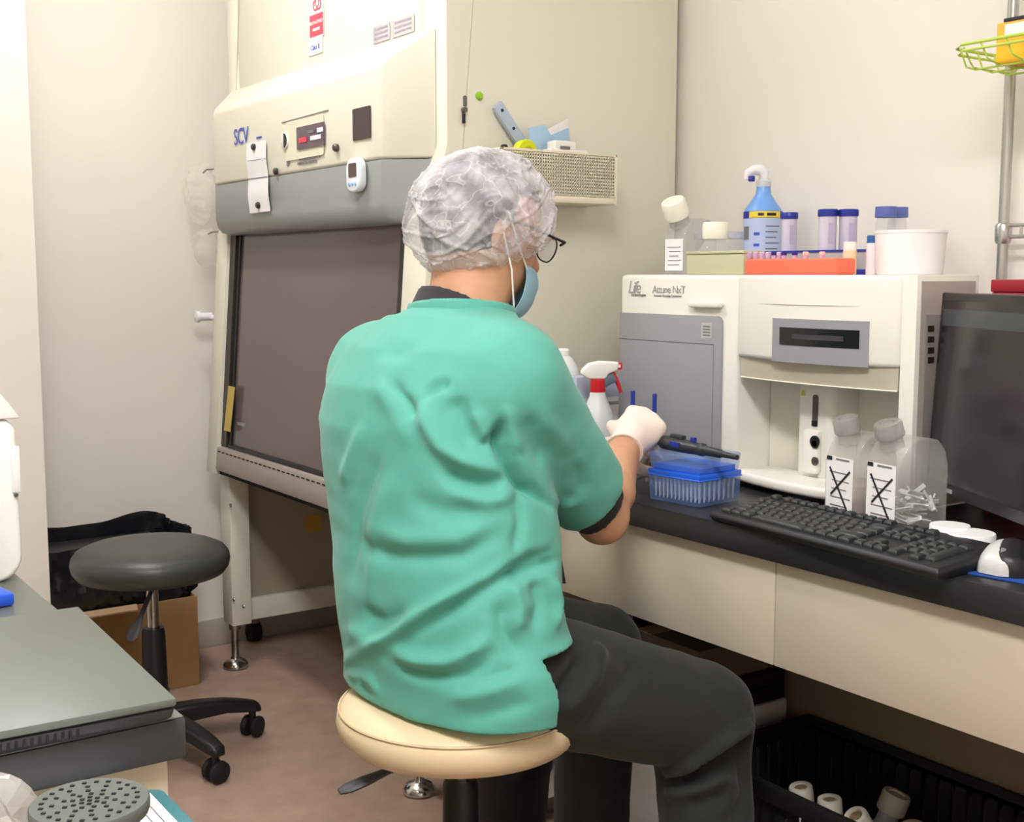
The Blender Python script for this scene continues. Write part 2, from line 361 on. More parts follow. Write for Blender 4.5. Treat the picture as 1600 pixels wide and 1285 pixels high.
GS = mat('grey_sticker', (206, 200, 200), .6, nscale=12, rgb2=(176, 168, 176), detail=4)
for u0, u1, vt, vb in ((583, 609, 36, 68), (613, 647, 24, 58)):
    c = P((u0 + u1) / 2, (vt + vb) / 2, x=fp); q0 = P(u0, 40, x=fp); q1 = P(u1, 40, x=fp)
    s = put('inspection_sticker', plate(c, -EY, EZ, abs(q0[1] - q1[1]), .036, .0008), GS, b)
    for r in range(3):
        fine_print(c + (-.0005, 0, .011 - r * .010), abs(q0[1] - q1[1]) * .8, .005, 12, mat('pale_print', (172, 166, 178), .6, nscale=10, namt=.02), s)

# ---- things fixed to or hung from the cabinet
MAG = mat('magnet_black', (48, 44, 44), .4, nscale=8, namt=.03)
def magnet(c, n, label, m=MAG, r=.0085, h=.008, group='round black magnets on the visor'):
    put('magnet', G().lathe(c, [(r, 0), (r, h * .6), (r * .7, h)], 20, n), m, None, label, 'magnet', group, base=tuple(c))
pc = onhood(404, 276) + (-.0025, 0, 0)
pa = onhood(397, 226); pb = onhood(411, 332)
ps = thing('paper_strip', 'narrow white paper slip hanging from magnets over the hood and visor', 'paper', tuple(onhood(406, 332) + (-.003, 0, 0)))
top0, top1, bot0, bot1 = [onhood(*q) + (-.003, 0, 0) for q in ((387, 224), (417, 219), (392, 334), (424, 330))]
put('sheet', G().grid(lambda s, t: (top0 * (1 - s) + top1 * s) * (1 - t) + (bot0 * (1 - s) + bot1 * s) * t + np.array([-.003 * math.sin(t * math.pi * 2) ** 2, 0, 0]), 4, 14), PAPER, ps, thick=.0004)
line(onhood(390, 252) + (-.0058, 0, 0), onhood(418, 248) + (-.0058, 0, 0), .0012, -EX, INKG, ps, 'ruled_line')
line(onhood(390, 280) + (-.0042, 0, 0), onhood(420, 276) + (-.0042, 0, 0), .0012, -EX, INKG, ps, 'ruled_line')
magnet(onhood(400, 230) + (-.004, 0, 0), (-1, 0, 0), 'black magnet pinning the top of the paper slip below the blue lettering')
magnet(onhood(407, 321) + (-.004, 0, 0), (-1, 0, 0), 'black magnet pinning the lower end of the paper slip on the grey visor')
magnet(onhood(433, 268) + (-.001, 0, 0), (-1, 0, 0), 'black magnet on the lower hood edge beside the hanging paper slip')
magnet(P(748, 150, y=BY0), (0, -1, 0), 'lime green round magnet on the cream side of the cabinet', mat('magnet_green', (150, 205, 40), .4, nscale=8, namt=.03), .0085, .008, None)
kt = thing('key_tag', 'small key with black tag hanging from the cabinet side lock', 'key', tuple(P(724, 178, y=BY0 - .008)))
put('key_ring', G().tube([P(724, 175, y=BY0 - .009) + np.array([math.cos(a) * .004, 0, math.sin(a) * .004]) for a in np.linspace(0, 6.283, 14)[:-1]], .0009, 6, closed=True), STEEL, kt)
put('tag', plate(P(724, 184, y=BY0 - .006), EX, EZ, .007, .024, .003, .002), BLACK, kt)
# timer
tc = onhood(563, 274) + (-.001, 0, 0)
tm = thing('kitchen_timer', 'white digital timer with grey screen stuck on the grey visor', 'timer', tuple(tc + (0, 0, -.035)))
put('case', G().prism([tc + np.array([0, -p[0], p[1]]) for p in rrect(.066, .074, .024, 7)], (0, 0, 0), (-.018, 0, 0)), mat('timer_white', (235, 240, 248), .35, nscale=5, namt=.01), tm, bevel=.005, seg=3)
put('screen', plate(tc + (-.018, 0, .010), -EY, EZ, .036, .030, .001, .004), mat('timer_lcd', (88, 74, 66), .3, nscale=10, namt=.03), tm)
for k in (-1, 0, 1):
    put('button', G().lathe(tc + (-.018, k * .014, -.020), [(.0045, 0), (.0035, .0025)], 14, (-1, 0, 0)), mat('timer_button', (150, 185, 225), .4, nscale=5, namt=.02), tm)

# wire-mesh basket on the cabinet side
k0, k1, kz0, kz1, kyf = 1.43, 1.731, 1.300, 1.408, 2.10
IV = mat('ivory_plastic', (232, 222, 200), .45, nscale=5, namt=.01)
bk = thing('side_basket', 'ivory perforated basket fixed to the side of the tall cabinet', 'basket', ((k0 + k1) / 2, 2.15, kz0))
def perforated(p, q, n, nu, nv, z0, z1, bar):
    g = G(); p = np.array(p); q = np.array(q); d = U(*(q - p)); L = np.linalg.norm(q - p)
    for i in range(nu + 1): g.obox(p + d * (L * i / nu) + EZ * (z0 + z1) / 2 - EZ * p[2], (bar, .001, (z1 - z0) / 2), (d, n, EZ))
    for j in range(nv + 1): g.obox((p + q) / 2 - EZ * p[2] + EZ * (z0 + (z1 - z0) * j / nv), (L / 2, .001, bar), (d, n, EZ))
    return g
put('front_mesh', perforated((k0, kyf, 0), (k1, kyf, 0), EY, 46, 13, kz0 + .014, kz1 - .004, .0017), IV, bk, kind='stuff', weld=False)
put('side_mesh', perforated((k0, kyf, 0), (k0, BY0, 0), EX, 15, 13, kz0 + .014, kz1 - .004, .0017), IV, bk, kind='stuff', weld=False)
put('side_mesh', perforated((k1, kyf, 0), (k1, BY0, 0), EX, 15, 13, kz0 + .014, kz1 - .004, .0017), IV, bk, kind='stuff', weld=False)
put('floor_tray', G().box(k0 - .002, k1 + .002, kyf - .002, BY0 - .0005, kz0, kz0 + .014), IV, bk, bevel=.003)
put('rim', G().box(k0 - .003, k1 + .003, kyf - .003, kyf + .003, kz1 - .005, kz1).box(k0 - .003, k0 + .003, kyf, BY0 - .0005, kz1 - .005, kz1).box(k1 - .003, k1 + .003, kyf, BY0 - .0005, kz1 - .005, kz1), IV, bk, bevel=.001)
put('corner_post', G().box(k1 - .003, k1 + .003, kyf - .003, kyf + .003, kz0, kz1), IV, bk, bevel=.001)
put('corner_post', G().box(k0 - .003, k0 + .003, kyf - .003, kyf + .003, kz0, kz1), IV, bk, bevel=.001)
# basket contents (stand on the tray, lean on its back)
def by(u, v, y=2.15): return P(u, v, y=y)
p0, p1 = by(776, 163, 2.182), by(836, 258, 2.182)
d = U(*(p1 - p0)); n = np.array([0, -1.0, 0]); s = np.cross(n, d)
PLM = mat('pale_blue_grey_plastic', (176, 190, 208), .4, nscale=5, namt=.02)
gp = thing('grey_remote_bar', 'pale grey bar with two dark buttons leaning out of the ivory basket', 'remote control', tuple(by(836, 258)))
L = np.linalg.norm(p1 - p0) + .10
put('bar', G().obox(p0 + d * L / 2, (L / 2, .013, .006), (d, s, n)), PLM, gp, bevel=.003)
for t in (.016, .062): put('button', G().lathe(p0 + d * t - EY * .006, [(.0035, 0), (.003, .002)], 12, (0, -1, 0)), INK, gp)
YEL = mat('fluorescent_yellow', (215, 225, 10), .45, nscale=10, namt=.04)
tp = thing('tape_dispenser', 'fluorescent yellow tape dispenser standing in the ivory basket', 'tape dispenser', tuple(by(822, 300)))
cc = by(820, 238, 2.135)
put('reel_shell', G().lathe(cc + (0, .013, 0), [(.012, 0), (.024, .001), (.026, .005), (.026, .021), (.024, .025), (.012, .026)], 28, (0, -1, 0)), YEL, tp)
put('tail', G().obox(cc + (.018, 0, -.028), (.012, .011, .034), (EX, EY, EZ)), YEL, tp, bevel=.004)
put('hub', G().lathe(cc + (0, -.014, 0), [(.012, 0), (.008, .003)], 18, (0, -1, 0)), mat('hub_olive', (170, 175, 20), .5, nscale=10, namt=.03), tp)
put('stand_foot', G().box(cc[0] - .015, cc[0] + .02, cc[1] - .012, cc[1] + .012, kz0 + .0142, cc[2] - .015), YEL, tp, bevel=.002)
MB_ = mat('mask_pouch_blue', (165, 200, 228), .5, nscale=8, namt=.03)
def wedge(name, label, cat, pts, m, yy, th, foot):
    q = [P(u, v, y=yy) for u, v in pts]; q = [np.array(a) for a in q]
    t = put(name, G().prism(q, (0, 0, 0), (0, th, 0)), m, None, label, cat, base=tuple(q[-1]), bevel=.0015); return t
wedge('mask_packet', 'pale blue folded face mask poking out of the ivory basket', 'face mask', [(826, 200), (852, 195), (862, 212), (866, 300), (836, 300)], MB_, 2.165, .004, 0)
t = thing('mask_bag', 'clear and blue bag of masks standing up in the ivory basket', 'bag', tuple(P(880, 300, y=2.178)))
q = [P(u, v, y=2.178) for u, v in [(852, 205), (888, 184), (891, 300), (856, 300)]]
put('pouch', G().prism(q, (0, 0, 0), (0, .006, 0)), mat('pouch_white', (232, 228, 226), .3, nscale=8, namt=.03), t, bevel=.002)
q = [P(u, v, y=2.174) for u, v in [(857, 213), (889, 200), (891, 224), (866, 226)]]
put('mask_inside', G().prism(q, (0, 0, 0), (0, .003, 0)), MB_, t)
dv = thing('white_data_logger', 'flat white device with dark display lying across the ivory basket rim', 'device', tuple(by(880, 300, 2.125)))
put('case', G().box(by(855, 230, 2.125)[0], by(912, 230, 2.125)[0], 2.110, 2.145, kz0 + .0145, by(880, 234, 2.125)[2]), WHITE, dv, bevel=.003)
c = P(883, 231, y=2.1095); put('display', plate(c, EX, EZ, .026, .006, .001), INKG, dv)
c = P(888, 240, y=2.1095); put('slot', plate(c, EX, EZ, .055, .003, .001), INKG, dv)
put('lid', G().box(by(862, 228, 2.125)[0], by(895, 228, 2.125)[0], 2.112, 2.143, by(880, 234, 2.125)[2] - .001, by(880, 221, 2.125)[2]), WHITE, dv, bevel=.003)
mk = thing('marker_pen', 'black capped marker standing in the ivory basket beside the yellow tape dispenser', 'marker', tuple(by(788, 300)))
c = by(788, 226); put('cap', G().lathe((c[0], c[1], c[2] - .03), [(.0085, 0), (.0085, .024), (.006, .030)], 18), BLACK, mk)
put('barrel', G().lathe((c[0], c[1], kz0 + .0142), [(.007, 0), (.0075, .003), (.0075, c[2] - .03 - kz0 - .0142)], 18), INKG, mk)

# crumpled clear bags and a clip on the far side of the cabinet
CRUMP = mat('thin_film', (244, 234, 226), .12, alpha=.22, nscale=30, namt=.06)
def crumple(name, label, c, r, seed, top=None):
    rs = np.random.RandomState(seed); ph = rs.rand(8, 3) * 9; fr = rs.rand(8, 3) * 60 + 25
    g = G()
    def f(s, t):
        th = 2 * math.pi * s; ph_ = math.pi * t
        p = np.array([math.sin(ph_) * math.cos(th), math.sin(ph_) * math.sin(th), math.cos(ph_)])
        k = 1 + .16 * sum(abs(math.sin((p * r) @ fr[i] + ph[i, 0])) - .5 for i in range(5)) * .8
        return np.array(c) + p * r * k
    g.grid(f, 26, 18)
    t = thing(name, label, 'plastic bag', (c[0], c[1], c[2] - r[2]), 'clear bags hung on the cabinet')
    put('film', g, CRUMP, t, smooth=False)
    put('hook', G().tube([np.array(c) + (0, -.02, r[2] * .7), np.array(c) + (0, -.05, r[2] * .8), np.array((c[0] + .01, BY1 - .002, c[2] + r[2] * .8))], .002, 6), STEEL, t)
crumple('plastic_bag', 'crumpled clear plastic bag hung highest on the far side of the cabinet', P(314, 300, y=3.455), np.array([.045, .045, .075]), 3)
crumple('plastic_bag', 'small limp clear bag hung below the larger crumpled bag beside the cabinet', P(322, 386, y=3.455), np.array([.034, .036, .052]), 5)
c = P(320, 495, y=3.44)
cl = thing('valve_tap', 'small white tap fitting on the far side of the tall cabinet', 'tap', tuple(c))
put('body', G().lathe((c[0] + .02, c[1], c[2]), [(.012, 0), (.012, .035), (.016, .036), (.016, .046), (.008, .05)], 16, (-1, 0, 0)), mat('tap_white', (232, 230, 236), .3, nscale=5, namt=.02), cl)
put('pipe', G().cyl((c[0] + .02, BY1 - .001, c[2] - .004), (c[0] + .02, c[1] + .004, c[2] - .004), .008), MATS['tap_white'], cl)
put('lever', G().box(c[0] - .03, c[0] - .008, c[1] - .004, c[1] + .004, c[2] + .012, c[2] + .018), MATS['tap_white'], cl, bevel=.001)
# ================================================================ left side: stool, waste box, bench and what stands on it
def stool(name, label, c, zmid, r, m, shroud_top, R, a0, lever, pipe=None, thk=1.0):
    t = thing(name, label, 'stool', (c[0], c[1], 0))
    s = r / .185
    pr = [(.02, -.036), (.150, -.037), (.172, -.031), (.182, -.018), (.1855, -.003), (.183, .010), (.174, .022), (.150, .032), (.10, .037), (.02, .038)]
    seat = put('seat', G().lathe((c[0], c[1], zmid), [(a * s, z * thk) for a, z in pr], 56), m, t, angle=60)
    if pipe:
        put('piping', G().tube([(c[0] + .1805 * s * math.cos(a), c[1] + .1805 * s * math.sin(a), zmid + .0165 * thk) for a in np.linspace(0, 2 * math.pi, 57)[:-1]], .0022, 6, closed=True), pipe, seat)
    put('seat_plate', G().lathe((c[0], c[1], zmid - .036 * thk - .018), [(.06, 0), (.075, .006), (.075, .018)], 24), BLACK, t)
    put('gas_column', G().cyl((c[0], c[1], shroud_top - .1), (c[0], c[1], zmid - .036 * thk - .016), .0145, n=20), CHROME, t)
    put('column_shroud', G().lathe((c[0], c[1], .075), [(.034, 0), (.031, .03), (.027, shroud_top - .085), (.024, shroud_top - .075)], 24), BLACK, t)
    put('hub', G().lathe((c[0], c[1], .065), [(.045, 0), (.050, .012), (.046, .045), (.03, .055)], 24), BLACK, t)
    for k in range(5):
        a = a0 + 2 * math.pi * k / 5; d = np.array([math.cos(a), math.sin(a), 0]); w = np.array([-math.sin(a), math.cos(a), 0]); rings = []
        for q, zt, zb, hw in ((.03, .118, .072, .026), (.10, .117, .076, .024), (R * .70, .110, .078, .022), (R * .92, .098, .070, .021), (R + .012, .088, .066, .018), (R + .020, .078, .064, .012)):
            o = np.array([c[0], c[1], 0]) + d * q
            rings.append([o + w * hw * x + EZ * z for x, z in ((-1, zb), (1, zb), (1, zt - .007), (.65, zt), (-.65, zt), (-1, zt - .007))])
        leg = put('base_arm', G().loft(rings), BLACK, t, bevel=.003, angle=50)
        o = np.array([c[0], c[1], 0]) + d * R; tw = a + .9 * (k % 3 - 1); ax = np.array([math.cos(tw), math.sin(tw), 0])
        for sd in (-1, 1):
            put('caster_wheel', G().lathe(o + ax * (.006 if sd > 0 else -.006) + EZ * .0265, [(.014, 0), (.024, .002), (.0265, .007), (.0255, .014), (.016, .018)], 20, ax * sd), RUBBER, leg)
        put('caster_stem', G().cyl(o + EZ * .03, o + EZ * .075, .009, n=12), BLACK, leg)
    p0, p1, w0, w1 = lever
    p0 = np.array(p0); p1 = np.array(p1); d = U(*(p1 - p0)); s_ = U(*np.cross(d, EZ)); nn = np.cross(s_, d)
    rings = []
    for q, hw, hh in ((0, w0 * .7, .005), (.45, w0, .005), (.55, w0, .005), (.75, w1, .006), (.92, w1, .006), (1.0, w1 * .5, .004)):
        o = p0 + (p1 - p0) * q; rings.append([o + s_ * hw * math.cos(b_) + nn * hh * math.sin(b_) for b_ in np.linspace(0, 2 * math.pi, 13)[:-1]])
    put('height_lever', G().loft(rings), mat('lever_grey', (66, 66, 72), .5, nscale=6, namt=.03), t, angle=50)
    return t
BV = mat('black_vinyl', (62, 65, 62), .38, nscale=8, namt=.04, bump=.15, bscale=260)
sc = (.908, 2.806)
stool('swivel_stool', 'black round swivel stool on five casters in front of the cardboard waste box', sc, .480, .182, BV, .315, .237, -.068,
      ((sc[0], sc[1] - .02, .425), P(203, 1003, d=2.72), .006, .016), thk=1.05)
# waste: cardboard box with a bag-lined bin
CARD = mat('corrugated_cardboard', (176, 138, 92), .8, nscale=9, namt=.05, bump=.1, bscale=120)
CARDL = mat('cardboard_inside', (206, 172, 132), .8, nscale=9, namt=.04)
bx0, bx1, by0, by1, bh = .745, 1.175, 3.24, 3.545, .255
wb = thing('cardboard_box', 'brown cardboard box behind the black stool with folded flap', 'box', ((bx0 + bx1) / 2, (by0 + by1) / 2, 0))
for a in ((bx0, bx1, by0, by0 + .005), (bx0, bx1, by1 - .005, by1), (bx0, bx0 + .005, by0 + .005, by1 - .005), (bx1 - .005, bx1, by0 + .005, by1 - .005)):
    put('side_panel', G().box(*a, 0.001, bh), CARD, wb)
put('bottom_panel', G().box(bx0 + .005, bx1 - .005, by0 + .005, by1 - .005, .001, .006), CARD, wb)
fl = [(bx0 + .01, by0, bh), (bx1 - .17, by0, bh), (bx1 - .19, by0 - .075, bh + .005), (bx0 + .03, by0 - .075, bh + .005)]
put('front_flap', G().prism(fl, (0, 0, 0), (0, 0, .004)), CARDL, wb)
put('side_flap', G().prism([(bx0, by0, bh), (bx0, by1, bh), (bx0 - .02, by1 - .02, bh + .05), (bx0 - .02, by0 + .02, bh + .05)], (0, 0, 0), (.004, 0, 0)), CARD, wb)
BAG = mat('black_bin_bag', (26, 26, 30), .2, nscale=12, namt=.1, bump=.25, bscale=30)
bn = thing('bag_lined_bin', 'black bin bag draped over a bin standing in the cardboard box', 'waste bin', ((bx0 + bx1) / 2, (by0 + by1) / 2, .006))
cxb, cyb = (bx0 + bx1) / 2, (by0 + by1) / 2
def bag(s, t):
    a = 2 * math.pi * s
    k = 1 / max(abs(math.cos(a)), abs(math.sin(a))); k = min(k, 1.28)
    hw, hd = .212, .137
    rim = .438 + .008 * math.sin(a * 2 + 2.6) + .026 * math.exp(-((a - .95) / .4) ** 2) + .002 * math.sin(a * 9)
    if t < .7: q = t / .7; z = .03 + (rim - .03) * q; sc_ = .96 + .05 * q
    else: q = (t - .7) / .3; z = rim - q * (.17 + .02 * math.sin(a * 5)); sc_ = 1.02 + .05 * math.sin(q * 2.6) + .012 * math.sin(a * 17) * q
    z += 0 if t < .75 else .003 * math.sin(a * 23 + t * 11)
    if t < .7: sc_ = sc_ - .0
    sc_ += .012 * math.sin(a * 11 + 3 * t) * (t > .25)
    x = max(min(k * math.cos(a), 1), -1) * hw * sc_; y = max(min(k * math.sin(a), 1), -1) * hd * sc_
    y = min(y, .148)
    j = .004 * math.sin(a * 31 + t * 17) * math.sin(a * 9 - t * 23) + .003 * math.sin(a * 47 + t * 40); x += j * math.cos(a); y += j * math.sin(a) * (y < .13)
    return np.array([cxb + x, cyb + y, z])
put('bag', G().grid(bag, 130, 34), BAG, bn, angle=22)
put('bin_body', G().box(cxb - .175, cxb + .175, cyb - .118, cyb + .118, .008, .40), BLACK, bn, bevel=.01)
# ---- bench
BX, BYN = .366, 1.047
BENCH = mat('dark_bench_laminate', (60, 62, 62), .4, nscale=6, namt=.03)
BTOP = mat('bench_top_laminate', (94, 100, 92), .35, nscale=6, namt=.02)
bt = thing('lab_bench', 'dark grey bench top with cream cupboard below at the left', 'bench', (-.1, 1.7, 0))
top = put('bench_top', G().box(-.75, BX, BYN, 2.5, .712, .75), BENCH, bt, bevel=.003)
put('top_laminate', G().box(-.748, BX - .002, BYN + .002, 2.498, .7501, .7509), BTOP, top)
cbx = P(263, 1215, y=BYN + .02)[0]
put('cupboard', G().box(-.72, cbx, BYN + .02, 2.48, .08, .711), CREAM2, bt, bevel=.002)
put('plinth', G().box(-.70, cbx - .03, BYN + .06, 2.46, 0.0005, .08), BLACK, bt)
# ---- closed laptop
LID = mat('olive_grey_lid', (100, 107, 98), .42, .15, nscale=5, namt=.02)
LEDGE = mat('laptop_base_dark', (48, 50, 50), .45, nscale=6, namt=.03)
c0 = P(276, 1092, z=.775); e1 = U(.035, 1, 0); e2 = U(-1, .035, 0)
if c0[1] < BYN + .0: c0[1] = c0[1]
lp = thing('laptop', 'closed olive grey laptop lying on the dark bench top', 'laptop', tuple(c0 + e1 * .17 + e2 * .125 - EZ * .0245))
def quad(d0, d1, w0, w1, z): return [np.array([*(c0 + e1 * a + e2 * b_)[:2], z]) for a, b_ in ((d0, w0), (d0, w1), (d1, w1), (d1, w0))]
put('base', G().loft([quad(.012, .352, .012, .25, .7512), quad(.003, .357, .004, .255, .757), quad(.001, .358, .001, .256, .766)]), LEDGE, lp, bevel=.002)
put('lid', G().loft([quad(.000, .358, .000, .257, .768), quad(.000, .358, .000, .257, .7755)]), LID, lp, bevel=.002)
put('hinge_gap', G().loft([quad(.004, .354, .004, .25, .766), quad(.004, .354, .004, .25, .768)]), BLACK, lp)
vm = G().box(-.0012, .0012, -.0008, .0008, -.0035, .0035).mesh('vent_slot'); vm.materials.append(DARKPIT)
for k in range(18): share('vent_slot', vm, lp, np.array([*(c0 + e1 * .0019 + e2 * (.085 + .0062 * k))[:2], .7607]))
# ---- white instrument on the bench
iy0, iy1 = 1.65, 2.05
zi = .752; rx = P(36, 860, y=iy0)[0]; zt = P(26, 655, y=iy0)[2]; rt = P(27, 655, y=iy0)[0]
inst = thing('white_instrument', 'white bench instrument with rounded base and sloping lid on the dark bench', 'lab instrument', (rx - .15, 1.85, zi))
prof_i = [(rx - .30, zi), (rx - .045, zi)] + [(rx - .03 + .03 * math.sin(a), zi + .035 - .035 * math.cos(a)) for a in np.linspace(.1, math.pi / 2, 6)] + [(rx - .001, zi + .10), (rt - .002, zt - .012), (rt - .012, zt), (rx - .30, zt)]
put('body', G().prism([(x, iy0, z) for x, z in prof_i], (0, 0, 0), (0, iy1 - iy0, 0)), WHITE, inst, bevel=.006, seg=3)
zl = P(0, 615, y=iy0)[2]; xl = P(0, 615, y=iy0)[0]
put('lid', G().prism([(rt + .004, iy0 - .004, zt + .001), (xl, iy0 - .004, zl), (rx - .30, iy0 - .004, zl + .05), (rx - .30, iy0 - .004, zt + .001)], (0, 0, 0), (0, iy1 - iy0 + .008, 0)), WHITE, inst, bevel=.003)
q = P(28, 733, y=iy0); put('grip_strip', G().box(rx - .010, rx + .001, iy0 - .003, iy0 + .004, P(28, 770, y=iy0)[2], P(28, 697, y=iy0)[2]), WHITE, inst, bevel=.002)
put('screw', G().lathe((rx - .006, iy0 - .002, P(28, 773, y=iy0)[2]), [(.003, 0), (.002, .002)], 10, (0, -1, 0)), STEEL, inst)
# blue rack at the edge of the frame
q = P(2, 950, z=.7515)
bl = mat('blue_rack_plastic', (40, 90, 215), .4, nscale=6, namt=.04)
rk = thing('blue_tube_rack', 'bright blue rack on the bench behind the laptop', 'tube rack', tuple(q))
put('tray', G().obox(q + (-.045, .02, .008), (.058, .028, .008), (U(1, .15, 0), U(-.15, 1, 0), EZ)), bl, rk, bevel=.004)
put('deck', G().obox(q + (-.050, .02, .023), (.046, .022, .0065), (U(1, .15, 0), U(-.15, 1, 0), EZ)), bl, rk, bevel=.003)
# ---- low side table with clipboard, mixer, plastic bag
TZ = .692
sx1 = P(255, 1240, z=TZ + .004)[0]; ty1 = 1.040
tb = thing('side_table', 'low cream side table under the clipboard beside the bench cupboard', 'table', (.1, .75, 0))
put('table_top', G().box(-.30, sx1 - .012, .42, ty1 - .012, TZ - .025, TZ), CREAM2, tb, bevel=.002)
for x in (-.28, sx1 - .045):
    for y in (.44, ty1 - .045): put('leg', G().box(x - .012, x + .012, y - .012, y + .012, .0005, TZ - .0255), STEEL, tb, bevel=.002)
TEAL = mat('teal_clipboard', (72, 128, 136), .45, nscale=6, namt=.03)
k1 = P(249, 1231, z=TZ + .004); k1[1] = min(k1[1], ty1 - .002)
cb = thing('clipboard', 'teal clipboard with a lined white sheet beside the black mixer pad', 'clipboard', (k1[0] - .11, k1[1] - .15, TZ))
def clip(w, h, z, th, inset): 
    c = np.array([k1[0] - .11, k1[1] - .155, z]); return G().prism([c + EX * p[0] + EY * p[1] for p in rrect(w, h, .012)], (0, 0, 0), (0, 0, th))
put('board', clip(.222, .312, TZ + .0005, .0035, 0), TEAL, cb, bevel=.001)
sh = put('sheet', G().box(k1[0] - .214, k1[0] - .011, k1[1] - .305, k1[1] - .008, TZ + .0042, TZ + .0048), PAPER, cb)
for k in range(22): put('ruled_line', G().box(k1[0] - .020 - .0085 * k - .0006, k1[0] - .020 - .0085 * k + .0006, k1[1] - .295, k1[1] - .035, TZ + .0048, TZ + .0051), INKG, sh)
put('clip', G().box(k1[0] - .15, k1[0] - .07, k1[1] - .312, k1[1] - .285, TZ + .004, TZ + .014), CHROME, cb, bevel=.003)
# vortex mixer
vc = P(140, 1252, d=.775); PAD = mat('dimpled_rubber_pad', (82, 87, 80), .6, nscale=10, namt=.04)
vx = thing('vortex_mixer', 'vortex mixer with round grey dimpled rubber pad beside the clipboard', 'lab mixer', (vc[0], vc[1], TZ + .0053))
pd = put('pad', G().lathe((vc[0], vc[1], vc[2] - .0115), [(.030, 0), (.0375, .002), (.0385, .005), (.0385, .0100), (.0375, .0115)], 48), PAD, vx)
put('neck', G().lathe((vc[0], vc[1], vc[2] - .035), [(.014, 0), (.012, .012), (.020, .024)], 24), BLACK, vx)
put('body', G().prism([(vc[0] + p[0] - .01, vc[1] + p[1], TZ + .0053) for p in rrect(.085, .075, .02)], (0, 0, 0), (0, 0, vc[2] - .034 - TZ - .0053)), mat('mixer_grey', (120, 122, 124), .5, nscale=6, namt=.02), vx, bevel=.006)
nm = G().obox((0, 0, 0), (.0014, .0011, .0006), (EX, EY, EZ)).mesh('pad_dimple'); nm.materials.append(DARKPIT)
pts = [(0, 0)]
for r, n, o in ((.0055, 6, .2), (.011, 9, .5), (.0165, 10, .1), (.0235, 12, .3), (.0305, 24, .1)): pts += [(r * math.cos(o + 2 * math.pi * i / n), r * math.sin(o + 2 * math.pi * i / n)) for i in range(n)]
for x, y in pts: share('pad_dimple', nm, pd, (vc[0] + x, vc[1] + y, vc[2] + .0002), (0, 0, YAW * -1))
# translucent bag on the table
pc_ = P(-34, 1268, d=.80)
rs = np.random.RandomState(11); fr = rs.rand(6, 3) * 70 + 20; ph = rs.rand(6) * 6
FILM2 = mat('hazy_film', (190, 186, 180), .2, alpha=.5, nscale=20, namt=.1)
def cbag(s, t):
    th = 2 * math.pi * s; f = math.pi * (.04 + .92 * t)
    p = np.array([math.sin(f) * math.cos(th), math.sin(f) * math.sin(th), math.cos(f)])
    k = 1 + .10 * sum(abs(math.sin((p * .05) @ fr[i] + ph[i])) - .5 for i in range(5))
    q = np.array([pc_[0], pc_[1], 0]) + p * np.array([.040, .045, (pc_[2] - TZ + .018) / 2]) * k; q[2] += (pc_[2] + .018 + TZ) / 2; q[2] = max(q[2], TZ + .0056); return q
pb_ = thing('clear_bag', 'crumpled translucent plastic bag beside the round mixer pad', 'plastic bag', (pc_[0], pc_[1], TZ + .0055))
put('film', G().grid(cbag, 28, 18), FILM2, pb_, smooth=False)
put('tube_cap', G().lathe((pc_[0], pc_[1] - .01, TZ + .02), [(.014, 0), (.014, .02), (.012, .022)], 20), mat('violet_plastic', (90, 84, 130), .4, nscale=6, namt=.03), pb_)
CV = mat('cream_vinyl', (226, 206, 168), .42, nscale=6, namt=.02, bump=.06, bscale=240)
SC2 = (.955, 1.516)
stool('swivel_stool', 'cream round vinyl stool that the person in green sits on', SC2, .488, .187, CV, .385, .27, .35,
      ((SC2[0] - .03, SC2[1], .44), P(530, 1238, d=1.70), .007, .014), pipe=mat('piping_cream', (214, 192, 156), .5, nscale=6, namt=.02), thk=1.0)
# ================================================================ counter along the right wall
CFX, CZ = 1.384, .75
CTOP = mat('black_counter_laminate', (40, 41, 42), .33, nscale=8, namt=.05)
ct = thing('wall_counter', 'long counter with black top and cream front panels along the wall', 'counter', (1.7, 1.2, 0))
put('worktop', G().box(CFX, WX - .001, -.35, 2.193, .706, CZ), CTOP, ct, bevel=.004)
APR = mat('cream_apron_laminate', (198, 187, 169), .5, nscale=4, namt=.015)
put('apron_panel', G().box(1.402, 1.420, 1.3013, 2.19, .536, .7055), APR, ct, bevel=.0015)
put('apron_panel', G().box(1.402, 1.420, -.33, 1.2987, .536, .7055), APR, ct, bevel=.0015)
put('modesty_panel', G().box(1.735, 1.75, -.33, 2.19, .0005, .7055), mat('under_counter_board', (128, 112, 90), .6, nscale=4, namt=.02), ct)
put('end_panel', G().box(1.43, 1.734, -.35, -.332, .0005, .7055), APR, ct)
put('end_panel', G().box(1.43, 1.734, 2.172, 2.19, .0005, .7055), APR, ct)

